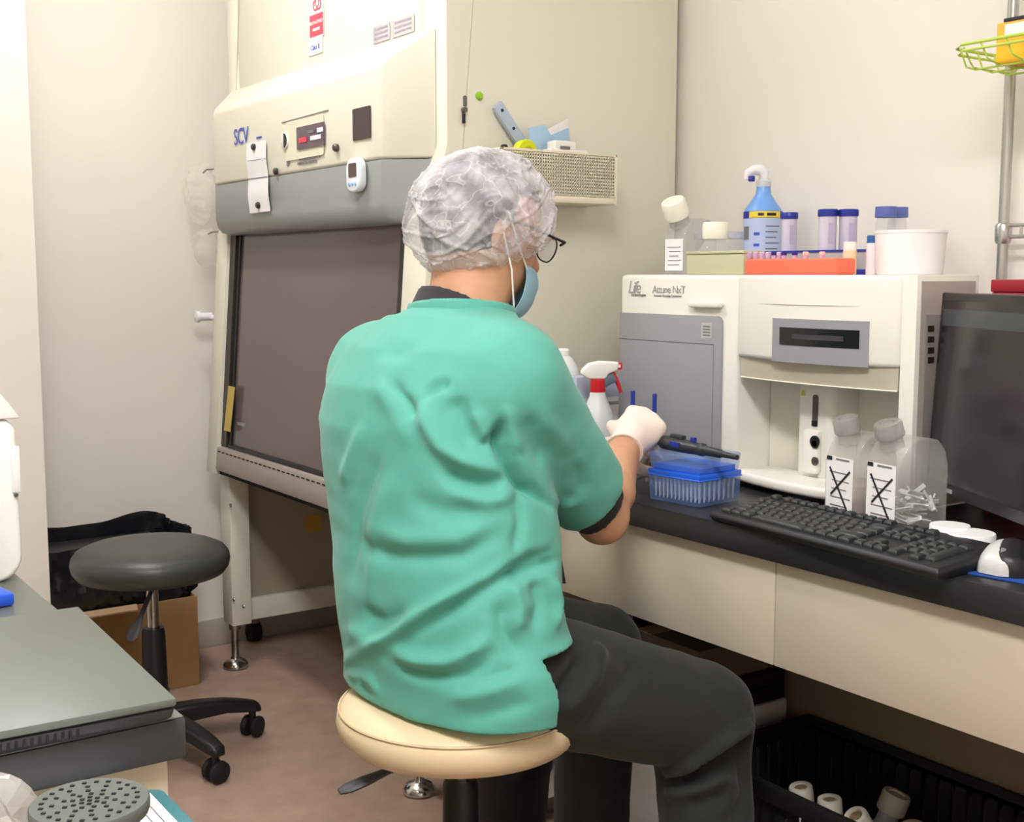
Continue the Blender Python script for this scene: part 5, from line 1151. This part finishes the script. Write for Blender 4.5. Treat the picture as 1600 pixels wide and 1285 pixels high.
def shirt(p):
    d = torso(p)
    yoke = cone(p, SH_L, SH_R, .066, .074)
    d = smin(d, yoke, .05)
    trap = cone(p, NECK0 - EZ * .045, NECK0 + (NECK1 - NECK0) * .10, .098, .070)
    d = smin(d, trap, .045)
    sr = np.maximum(cone(p, SH_R, EL_R + (EL_R - SH_R) * .1, .078, .064), (p - HEMP) @ HEMN)
    sl_ = np.maximum(cone(p, SH_L, EL_L, .082, .064), (p - HEML) @ HEMLN)
    d = smin(d, sr, .022); d = smin(d, sl_, .03)
    nk = U(*(NECK1 - NECK0 - fdir * .03))
    d = np.maximum(d, (p - (NECK0 + (NECK1 - NECK0) * .20)) @ nk)
    return np.maximum(d, hem(p) - p[:, 2])
FOLDS = [ # photo polyline, width, height (+ ridge / - groove)
    ([(659, 627), (668, 662), (690, 698), (722, 719), (785, 741)], .016, .013), ([(662, 622), (682, 604), (702, 598)], .010, -.007),
    ([(704, 620), (722, 660), (742, 700)], .020, -.010), ([(690, 735), (715, 747), (748, 754), (795, 752)], .014, -.015),
    ([(752, 699), (768, 684), (781, 678)], .009, -.009), ([(740, 640), (752, 672), (762, 690)], .011, .008),
    ([(786, 655), (781, 695), (797, 729), (822, 760), (862, 790)], .012, -.026), ([(790, 632), (797, 672), (812, 712)], .014, .008),
    ([(822, 650), (836, 690), (850, 730)], .016, -.006), ([(840, 640), (875, 690), (905, 745)], .018, .006),
    ([(612, 598), (638, 633), (648, 652)], .011, -.008), ([(590, 590), (612, 640), (640, 690)], .018, .004),
    ([(516, 880), (535, 760), (570, 665)], .018, .007), ([(548, 900), (560, 800), (600, 690)], .016, -.006), ([(575, 940), (585, 830), (612, 740)], .018, .005),
    ([(539, 1035), (599, 1001), (655, 962), (700, 937), (762, 909), (800, 885)], .013, .014), ([(655, 985), (700, 952), (745, 923), (797, 896), (830, 877), (866, 862)], .012, -.018),
    ([(610, 1018), (655, 1036), (700, 1037), (735, 1020), (770, 990)], .015, .012), ([(621, 1043), (670, 1056), (722, 1054), (770, 1030)], .013, -.010),
    ([(782, 940), (786, 985), (815, 1030)], .014, -.009), ([(800, 910), (812, 950), (806, 990)], .013, .008), ([(835, 905), (845, 945), (835, 990)], .014, -.009), ([(862, 900), (872, 940), (868, 985)], .013, .008),
    ([(797, 903), (835, 890), (872, 876)], .010, -.014), ([(540, 1052), (580, 1064), (594, 1090), (568, 1106)], .010, .006), ([(560, 1062), (575, 1085)], .014, -.006),
    ([(561, 848), (602, 868), (655, 873), (722, 868), (775, 838)], .016, -.008), ([(575, 822), (640, 845), (715, 842), (768, 815)], .018, .006),
    ([(640, 780), (690, 800), (760, 805)], .020, -.006), ([(700, 770), (760, 785), (800, 775)], .014, .007), ([(808, 760), (815, 815), (805, 870)], .012, -.007),
    ([(700, 1090), (760, 1082), (815, 1060)], .015, .006), ([(690, 1075), (760, 1060), (812, 1045)], .013, -.006), ([(720, 1130), (780, 1115), (835, 1095)], .016, -.005),
    ([(560, 960), (600, 975), (640, 958)], .020, -.008), ([(545, 985), (575, 1000)], .016, .005), ([(590, 545), (620, 552), (650, 545)], .02, -.004), ([(880, 700), (905, 740), (915, 775)], .014, -.006),
    ([(845, 775), (880, 790), (905, 783)], .012, .005)]
fold_pts = []
for pl_, w, a in FOLDS:
    pts = [trace(shirt, u, v) for u, v in pl_]; pts = [p for p in pts if p is not None]
    if len(pts) > 1: fold_pts.append((pts, w, a))
def shirt_disp(V, N):
    D = np.zeros(len(V))
    for pts, w, a in fold_pts:
        best = np.full(len(V), 9.); n_ = len(pts) - 1; tt = np.zeros(len(V))
        for k in range(n_):
            A = pts[k]; ab = pts[k + 1] - A; t = np.clip(((V - A) @ ab) / (ab @ ab), 0, 1)
            dd = np.linalg.norm(V - A - t[:, None] * ab, axis=1); m = dd < best; best[m] = dd[m]; tt[m] = (k + t[m]) / n_
        D += a * 1.2 * np.exp(-(best / (w * .8)) ** 2) * (np.clip(np.minimum(tt, 1 - tt) * 5, 0, 1) * .8 + .2)
    keep = np.clip((V[:, 2] - (hem(V) + .004)) / .03, .15, 1)
    D = D * keep + .0022 * vnoise(V, 28, 3) + .0015 * vnoise(V, 60, 5)
    return V + N * D[:, None]
SCRUB = mat('green_scrub_cotton', (94, 174, 157), .75, spec=.25, nscale=40, namt=.02, bump=.08, bscale=900, sheen=.15)
blo = np.array([np.min([SH_L, SH_R, EL_L, EL_R, HIP], 0) - .26, np.max([SH_L, SH_R, EL_L, EL_R, HIP], 0) + .26])
blo[0][2] = .50; blo[1][2] = 1.16
def putm(name, me, m, parent=person, **kw):
    return put(name, me, m, parent, **kw)
st_ = putm('scrub_top', sdf_mesh('scrub_top', shirt, blo[0], blo[1], .0048, ROOT, shirt_disp), SCRUB)
def neckband(p):
    ax_ = U(*(NECK1 - NECK0 - fdir * .03)); x = p - (NECK0 + (NECK1 - NECK0) * .17); h_ = x @ ax_; r_ = np.linalg.norm(x - h_[:, None] * ax_, axis=1)
    return np.maximum(np.abs(r_ - .0765) - .004, np.abs(h_) - .0085) - .002
putm('neck_band', sdf_mesh('neck_band', neckband, NECK0 - .13, NECK0 + .14, .004, ROOT), SCRUB, st_)
nkax = U(*(NECK1 - NECK0)); nb_c = NECK0 + (NECK1 - NECK0) * .16
# ---- body (skin): head, neck, trunk, limbs in one surface
def body(p):
    d = ell(p, HC, (gd, rd, ud), (.098, .078, .105))
    d = smin(d, ell(p, HC + gd * .030 - ud * .060, (gd, rd, ud), (.062, .060, .070)), .03)
    d = smin(d, cone(p, HC + gd * .090 - ud * .012, HC + gd * .108 - ud * .040, .010, .015), .015)
    for s in (-1, 1):
        d = smin(d, ell(p, HC + rd * .074 * s - ud * .015 - gd * .005, (gd, rd, ud), (.018, .007, .028)), .008)
        eye = ell(p, HC + gd * .098 + rd * .032 * s - ud * .004, (gd, rd, ud), (.014, .016, .010)); d = np.maximum(d, -eye + .004)
    d = smin(d, cone(p, HC + gd * .088 - ud * .078 - rd * .02, HC + gd * .088 - ud * .078 + rd * .02, .007, .007), .008)
    d = smin(d, cone(p, NECK0 - EZ * .03, NECK1, .066, .058), .022)
    d = smin(d, np.maximum(torso(p, -.05), .56 - p[:, 2]), .03); d = smin(d, cone(p, SH_L, SH_R, .045, .045), .03)
    for s_, e_, w_ in ((SH_R, EL_R, WR_R), (SH_L, EL_L, WR_L)):
        d = smin(d, cone(p, s_, e_, .050, .041), .02)
        mid = e_ + (w_ - e_) * .3
        d = smin(d, cone(p, e_, mid, .040, .041), .015); d = smin(d, cone(p, mid, w_, .041, .027), .01)
    d = smin(d, ell(p, EL_R - EZ * .010 - U(*(WR_R - EL_R)) * .006, np.eye(3), (.038, .038, .036)), .015)
    for h_, k_, a_ in ((HIP_R, KNE_R, ANK_R), (HIP_L, KNE_L, ANK_L)):
        d = smin(d, cone(p, h_, k_, .070, .050), .03); d = smin(d, cone(p, k_, a_, .048, .033), .02)
    return d
SKIN = mat('skin', (206, 158, 124), .5, spec=.4, nscale=25, rgb2=(196, 146, 114))
def hand_frames(wr, el, h, n):
    return None
bl0 = np.min([HIP, KNE_R, KNE_L, ANK_R, SH_L, SH_R, WR_R, WR_L, HC], 0) - .13; bl1 = np.max([HIP, KNE_R, KNE_L, ANK_R, SH_L, SH_R, WR_R, WR_L, HC], 0) + .13
putm('body', sdf_mesh('body', body, bl0, bl1, .0055, ROOT, None, 2), SKIN)
# ---- undershirt: collar and sleeve cuffs
DARKC = mat('charcoal_undershirt', (44, 44, 46), .8, nscale=40, namt=.05, sheen=.1)
cax = U(*(nkax + fdir * .10 - ldir * .12))
def collar(p):
    x = (p - (NECK0 + (NECK1 - NECK0) * .10)); h = x @ cax; r = np.linalg.norm(x - h[:, None] * cax, axis=1)
    return np.maximum(np.abs(r - .0675) - .0055, np.abs(h + .010) - .022) - .002
putm('undershirt_collar', sdf_mesh('undershirt_collar', collar, NECK0 - .12, NECK0 + .14, .004, ROOT), DARKC)
for wr, el, sh, hp_, hn_ in ((WR_R, EL_R, SH_R, HEMP, HEMN), (WR_L, EL_L, SH_L, HEML, HEMLN)):
    fa = U(*(wr - el))
    def cuff(p, el=el, sh=sh, hp_=hp_, hn_=hn_, fa=fa):
        d = cone(p, sh + (el - sh) * .5, el, .056, .0485); d = smin(d, cone(p, el, el + fa * .02, .0475, .0465), .01)
        x = (p - hp_) @ hn_
        return np.maximum(np.maximum(d, x - .036), -x - .05)
    putm('undershirt_sleeve', sdf_mesh('undershirt_sleeve', cuff, el - .16, el + .16, .004, ROOT, lambda V, N: V + N * (.0012 * vnoise(V, 60, 8))[:, None]), DARKC)
# ---- trousers
def trousers(p):
    d = ell(p, HIP - EZ * .005, (ldir, fdir, EZ), (.178, .128, .10))
    d = smin(d, cone(p, HIP_R - EZ * .020, KNE_R - EZ * .004, .100, .088), .03); d = smin(d, cone(p, HIP_L, KNE_L, .088, .074), .03)
    dn = cone(p, KNE_R, ANK_R, .080, .070); d = smin(d, dn, .012); d = smin(d, cone(p, KNE_L, ANK_L, .072, .066), .015)
    return np.maximum(np.maximum(d, .075 - p[:, 2]), p[:, 2] - .69)
TF = [([(905, 1040), (880, 1080), (850, 1110)], .014, -.010), ([(935, 1020), (925, 1060), (890, 1100)], .014, .008), ([(985, 1050), (950, 1095), (925, 1130)], .016, -.006), ([(1165, 1135), (1120, 1165), (1075, 1190), (1045, 1200)], .010, .012),
      ([(1170, 1150), (1125, 1182), (1080, 1205)], .010, -.010), ([(1060, 1215), (1100, 1215), (1140, 1190)], .014, -.010), ([(1050, 1240), (1090, 1235), (1130, 1215)], .012, .008), ([(1160, 1190), (1165, 1240), (1150, 1280)], .014, -.006), ([(1090, 1255), (1120, 1245)], .014, -.007)]
tf_pts = []
for pl_, w, a in TF:
    pts = [trace(trousers, u, v) for u, v in pl_]; pts = [p for p in pts if p is not None]
    if len(pts) > 1: tf_pts.append((pts, w, a))
def tdisp(V, N):
    D = .003 * vnoise(V, 24, 6) + .0015 * vnoise(V, 60, 9)
    for pts, w, a in tf_pts:
        best = np.full(len(V), 9.)
        for k in range(len(pts) - 1):
            A = pts[k]; ab = pts[k + 1] - A; t = np.clip(((V - A) @ ab) / (ab @ ab), 0, 1); best = np.minimum(best, np.linalg.norm(V - A - t[:, None] * ab, axis=1))
        D += a * 1.7 * np.exp(-(best / w) ** 2)
    return V + N * D[:, None]
TROU = mat('dark_olive_trousers', (43, 46, 42), .85, spec=.2, nscale=40, namt=.05, bump=.06, bscale=900, sheen=.1)
tl0 = np.min([HIP, KNE_R, KNE_L, ANK_R, ANK_L], 0) - .2; tl1 = np.max([HIP, KNE_R, KNE_L, ANK_R, ANK_L], 0) + .2; tl0[2] = .05; tl1[2] = .72
putm('trousers', sdf_mesh('trousers', trousers, tl0, tl1, .006, ROOT, tdisp, 2), TROU)
# belt end seen at the waist
bq = trace(shirt, 868, 893)
# ---- shoes
for a_, s in ((ANK_R, 1), (ANK_L, 0)):
    fd = U(.5, -.87, 0) if s else U(*(fdir * .9 - ldir * .1)); sd = np.cross(EZ, fd); b0 = np.array([a_[0], a_[1], 0])
    def shoe(p, b0=b0, fd=fd):
        d = cone(p, b0 - fd * .035 + EZ * .045, b0 + fd * .05 + EZ * .042, .043, .043); d = smin(d, cone(p, b0 + fd * .05 + EZ * .036, b0 + fd * .14 + EZ * .030, .042, .034), .02); d = smin(d, cone(p, b0 + EZ * .05, b0 + EZ * .10, .042, .040), .02)
        return np.maximum(d, .0015 - p[:, 2])
    putm('shoe', sdf_mesh('shoe', shoe, b0 - .12 - fd * .03, b0 + np.array([.12, .12, .16]) + np.abs(fd) * .16, .006, ROOT), mat('black_shoe', (24, 24, 25), .5, nscale=10, namt=.05))
# ---- gloved hands: palm, five separate bent fingers
GLOVE = mat('latex_glove', (240, 222, 212), .5, spec=.4, nscale=20, namt=.02, bump=.1, bscale=150)
def glove(wr, el, hdir, ndir, side, name_label, curl=1.0):
    hd_ = U(*hdir); nd_ = U(*(np.array(ndir) - hd_ * (np.array(ndir) @ hd_))); sd_ = np.cross(hd_, nd_) * side      # sd_: towards the thumb
    fa = U(*(wr - el)); bones = []
    kn = []
    for i, (off_, ln) in enumerate(((.030, .078), (.011, .084), (-.009, .080), (-.028, .072))):
        base = wr + hd_ * (ln + .004) + sd_ * off_ + nd_ * (.008 - abs(off_) * .12); kn.append(base)
        l1, l2, l3 = [x * (1, 1.08, 1.02, .82)[i] for x in (.036, .025, .020)]; ang = (62 + 6 * i) * curl; q = base; r = (.0098, .0100, .0096, .0086)[i]
        for ll, dang in ((l1, 0), (l2, 58 * curl), (l3, 34 * curl)):
            ang += dang if ll != l1 else 0; dr_ = hd_ * math.cos(math.radians(ang)) - nd_ * math.sin(math.radians(ang)); q2 = q + dr_ * ll; bones.append((q, q2, r, r * .93)); q = q2; r *= .93
    tb_ = wr + hd_ * .026 + sd_ * .030 - nd_ * .006; t1 = tb_ + hd_ * .026 + sd_ * .020 - nd_ * .016; t2 = t1 + hd_ * .026 - nd_ * .014 - sd_ * .002; t3 = t2 + hd_ * .014 - nd_ * .016 - sd_ * .010
    def f(p):
        d = ell(p, wr + hd_ * .052 + nd_ * .000, (hd_, sd_, nd_), (.050, .042, .022))
        for i, k_ in enumerate(kn): d = smin(d, cone(p, wr + hd_ * .02 + sd_ * (k_ - wr) @ sd_ * .6, k_, .015, .0125), .012)
        d = smin(d, cone(p, wr - fa * .030, wr + hd_ * .02, .0335, .031), .02)
        fing = np.full(len(p), 9.)
        for a, b_, r0, r1 in bones: fing = np.minimum(fing, cone(p, a, b_, r0, r1))
        d = smin(d, fing, .006)
        th = np.minimum(cone(p, tb_, t1, .014, .012), np.minimum(cone(p, t1, t2, .0115, .0105), cone(p, t2, t3, .0105, .009)))
        d = smin(d, th, .008)
        return np.maximum(d, -((p - (wr - fa * .022)) @ fa))
    c = wr + hd_ * .06
    o_ = putm('glove', sdf_mesh('glove', f, c - .13, c + .13, .0028, ROOT, lambda V, N: V + N * (.0008 * vnoise(V, 110, 4))[:, None]), GLOVE)
    cr_ = wr - fa * .021
    t = np.cross(fa, EZ); t /= np.linalg.norm(t); w = np.cross(t, fa)
    putm('cuff_roll', G().tube([cr_ + (t * math.cos(a) + w * math.sin(a)) * .0325 for a in np.linspace(0, 2 * math.pi, 29)[:-1]], .0022, 6, closed=True), GLOVE, o_)
glove(WR_R, EL_R, RT * .50 + FH * .72 + EZ * .40, -FH * .55 + EZ * .80 + RT * .15, -1, '')
glove(WR_L, EL_L, RT * .80 + FH * .35 + EZ * .18, -FH * .2 + EZ * .9, 1, '', .8)
# ---- hair, cap, mask, glasses
HAIR = mat('black_hair', (30, 27, 26), .5, nscale=60, namt=.2, bump=.4, bscale=120)
def hair(p):
    d = ell(p, HC + ud * .002, (gd, rd, ud), (.101, .081, .105)); x = p - HC
    xg, xu = x @ gd, x @ ud
    return np.maximum(d, np.maximum(np.minimum(xg - .012, .045 - xu + 0 * xg), -xu - .075))
putm('hair', sdf_mesh('hair', hair, HC - .13, HC + .13, .005, ROOT), HAIR)
CC = P(750, 340, d=1.90); kax = U(*(EZ - .34 * (RT * .84 + FH * .54))); gx = RT * .84 + FH * .54; gx = U(*(gx - kax * (gx @ kax))); gy = np.cross(kax, gx)
rs = np.random.RandomState(21); cdir = rs.randn(26, 3); cdir /= np.linalg.norm(cdir, axis=1)[:, None]; cfr = 14 + rs.rand(26) * 34; cph = rs.rand(26) * 6.28
def capf(s, t):
    th = t * math.radians(140); az = 2 * math.pi * s
    n = kax * math.cos(th) + (gx * math.cos(az) + gy * math.sin(az)) * math.sin(th)
    r = np.array([n @ gx * .120, n @ gy * .106, n @ kax * .1035]); p = gx * r[0] + gy * r[1] + kax * r[2]
    rid = 0
    q = p / .11 + .25 * np.array([math.sin(p[1] * 40), math.sin(p[2] * 37), math.sin(p[0] * 43)])
    for i in range(9):
        v = math.sin(q @ cdir[i] * cfr[i] * .16 + cph[i]); rid += max(0, 1 - abs(v) * 6.0) * (.0030 if i < 5 else .0020)
    lf = sum(math.sin(q @ cdir[i] * 3.2 + cph[i]) for i in range(12, 18)) / 6 * .005
    k = 1 + (rid + lf) / .11
    if t > .86: k *= 1 - .10 * ((t - .86) / .14) ** 1.5; k += .022 * math.sin(az * 19) * (t - .86) / .14
    return CC + p * k
CAPM = mat('bouffant_cap_film', (226, 223, 228), .5, spec=.35, alpha=.6, nscale=9, namt=.02)
nt = CAPM.node_tree; tc_ = nt.nodes['Texture Coordinate']; vz = nt.nodes.new('ShaderNodeTexVoronoi'); vz.feature = 'DISTANCE_TO_EDGE'; vz.inputs['Scale'].default_value = 17
nz1 = nt.nodes.new('ShaderNodeTexNoise'); nz1.inputs['Scale'].default_value = 18; mx = nt.nodes.new('ShaderNodeMixRGB'); mx.inputs[0].default_value = .16
nt.links.new(tc_.outputs['Object'], nz1.inputs['Vector']); nt.links.new(tc_.outputs['Object'], mx.inputs[1]); nt.links.new(nz1.outputs['Color'], mx.inputs[2]); nt.links.new(mx.outputs[0], vz.inputs['Vector'])
rp = nt.nodes.new('ShaderNodeValToRGB'); rp.color_ramp.elements[0].position = 0; rp.color_ramp.elements[1].position = .035; rp.color_ramp.elements[0].color = (.22, .22, .22, 1); rp.color_ramp.elements[1].color = (0, 0, 0, 1)
nt.links.new(vz.outputs['Distance'], rp.inputs['Fac'])
nz2 = nt.nodes.new('ShaderNodeTexNoise'); nz2.inputs['Scale'].default_value = 22; nz2.inputs['Detail'].default_value = 5; nt.links.new(tc_.outputs['Object'], nz2.inputs['Vector'])
mr = nt.nodes.new('ShaderNodeMapRange'); mr.inputs[1].default_value = .35; mr.inputs[2].default_value = .68; mr.inputs[3].default_value = .28; mr.inputs[4].default_value = .74; nt.links.new(nz2.outputs['Fac'], mr.inputs[0])
ad = nt.nodes.new('ShaderNodeMath'); ad.operation = 'ADD'; ad.use_clamp = True; nt.links.new(mr.outputs[0], ad.inputs[0]); nt.links.new(rp.outputs['Color'], ad.inputs[1]); nt.links.new(ad.outputs[0], nt.nodes['Principled BSDF'].inputs['Alpha'])
cp_ = putm('bouffant_cap', G().grid(capf, 200, 110), CAPM, angle=80)
putm('elastic_band', G().tube([capf(s, 1.0) for s in np.linspace(0, 1, 90)[:-1]], .0022, 6, closed=True), CAPM, cp_)
MASK = mat('mask_blue', (150, 190, 208), .7, nscale=30, namt=.03)
def maskf(off):
    def f(s, t):
        az = (s - .5) * 2 * 1.22; h = -.052 - .080 * t
        wv = .003 * math.sin(t * 9.4)
        c = HC + gd * (.028 + .010 * math.sin(math.pi * t)) + ud * h
        rr = (.080 + off + wv - .018 * max(0, t - .55) / .45 + .010 * math.exp(-(az / .35) ** 2) * (1 - t * .4))
        return c + gd * math.cos(az) * rr + rd * math.sin(az) * (.069 + off)
    return f
mk_ = putm('face_mask', G().grid(maskf(.0), 30, 14), MASK, thick=.0012)
for s in (-1, 1):
    e0, e1 = (maskf(.0015)(1 if s > 0 else 0, .08), maskf(.0015)(1 if s > 0 else 0, .92)); er = HC + rd * s * .0895 - ud * .002 - gd * .012
    putm('ear_loop', G().tube([e0, (e0 + er) / 2 + rd * s * .004, er + ud * .012], .0014, 6), PAPER, mk_)
    putm('ear_loop', G().tube([e1, (e1 + er) / 2 + rd * s * .006 - ud * .006, er - ud * .02], .0014, 6), PAPER, mk_)
gl_ = None
FR = mat('glasses_frame', (22, 22, 24), .3, nscale=10, namt=.03)
for s in (1, -1):
    lc_ = HC + gd * .113 + rd * .034 * s - ud * .012
    ring = [lc_ + rd * .026 * math.cos(a) * (1) + ud * .019 * math.sin(a) - gd * (.006 * abs(math.cos(a))) for a in np.linspace(0, 2 * math.pi, 33)[:-1]]
    o_ = putm('glasses_rim' if gl_ is None else 'glasses_rim', G().tube(ring, .0013, 6, closed=True), FR)
    putm('lens', G().prism([p - gd * .0004 for p in ring], (0, 0, 0), gd * .0008), CLEAR, o_)
    putm('temple', G().tube([lc_ + rd * s * .026 + ud * .008, lc_ + rd * s * .045 + ud * .010 - gd * .006, HC + rd * s * .087 + ud * .000 + gd * .03, HC + rd * s * .087 - gd * .02 - ud * .004], [.0024, .0022, .0018, .0016], 8), FR, o_)
    gl_ = o_
putm('glasses_bridge', G().tube([HC + gd * .113 + rd * .010 - ud * .008, HC + gd * .118 - ud * .006, HC + gd * .113 - rd * .010 - ud * .008], .0016, 6), FR)
# dark strap end hanging at the waist
bq0, bq1 = P(868, 880, d=1.83), P(873, 908, d=1.83)
putm('apron_strap', G().obox((bq0 + bq1) / 2 + RT * .003, (.018, .0075, .002), (bq1 - bq0, RT, FH)), BLACK)
# ---- blue sticks standing out of the grip
for u, lab in ((988, 'slim blue stick rising behind the gloved hand, beside the spray bottle'), (1022, 'slim blue stick rising behind the gloved knuckles, beside the grey door')):
    a0, a1 = P(u, 712, d=2.268), P(u, 609 if u < 1000 else 614, d=2.268); a1[:2] = a0[:2] + (a1[:2] - a0[:2]) * .3
    t = thing('blue_stick', lab, 'stick', tuple(a0), 'blue sticks in the gloved hands')
    put('shaft', G().cyl(a0, a0 + (a1 - a0) * .93, .0042, n=14), NAVY, t); put('tip', G().lathe(a0 + (a1 - a0) * .93, [(.0045, 0), (.0045, .004), (.0035, .0065)], 14, a1 - a0), NAVY, t)
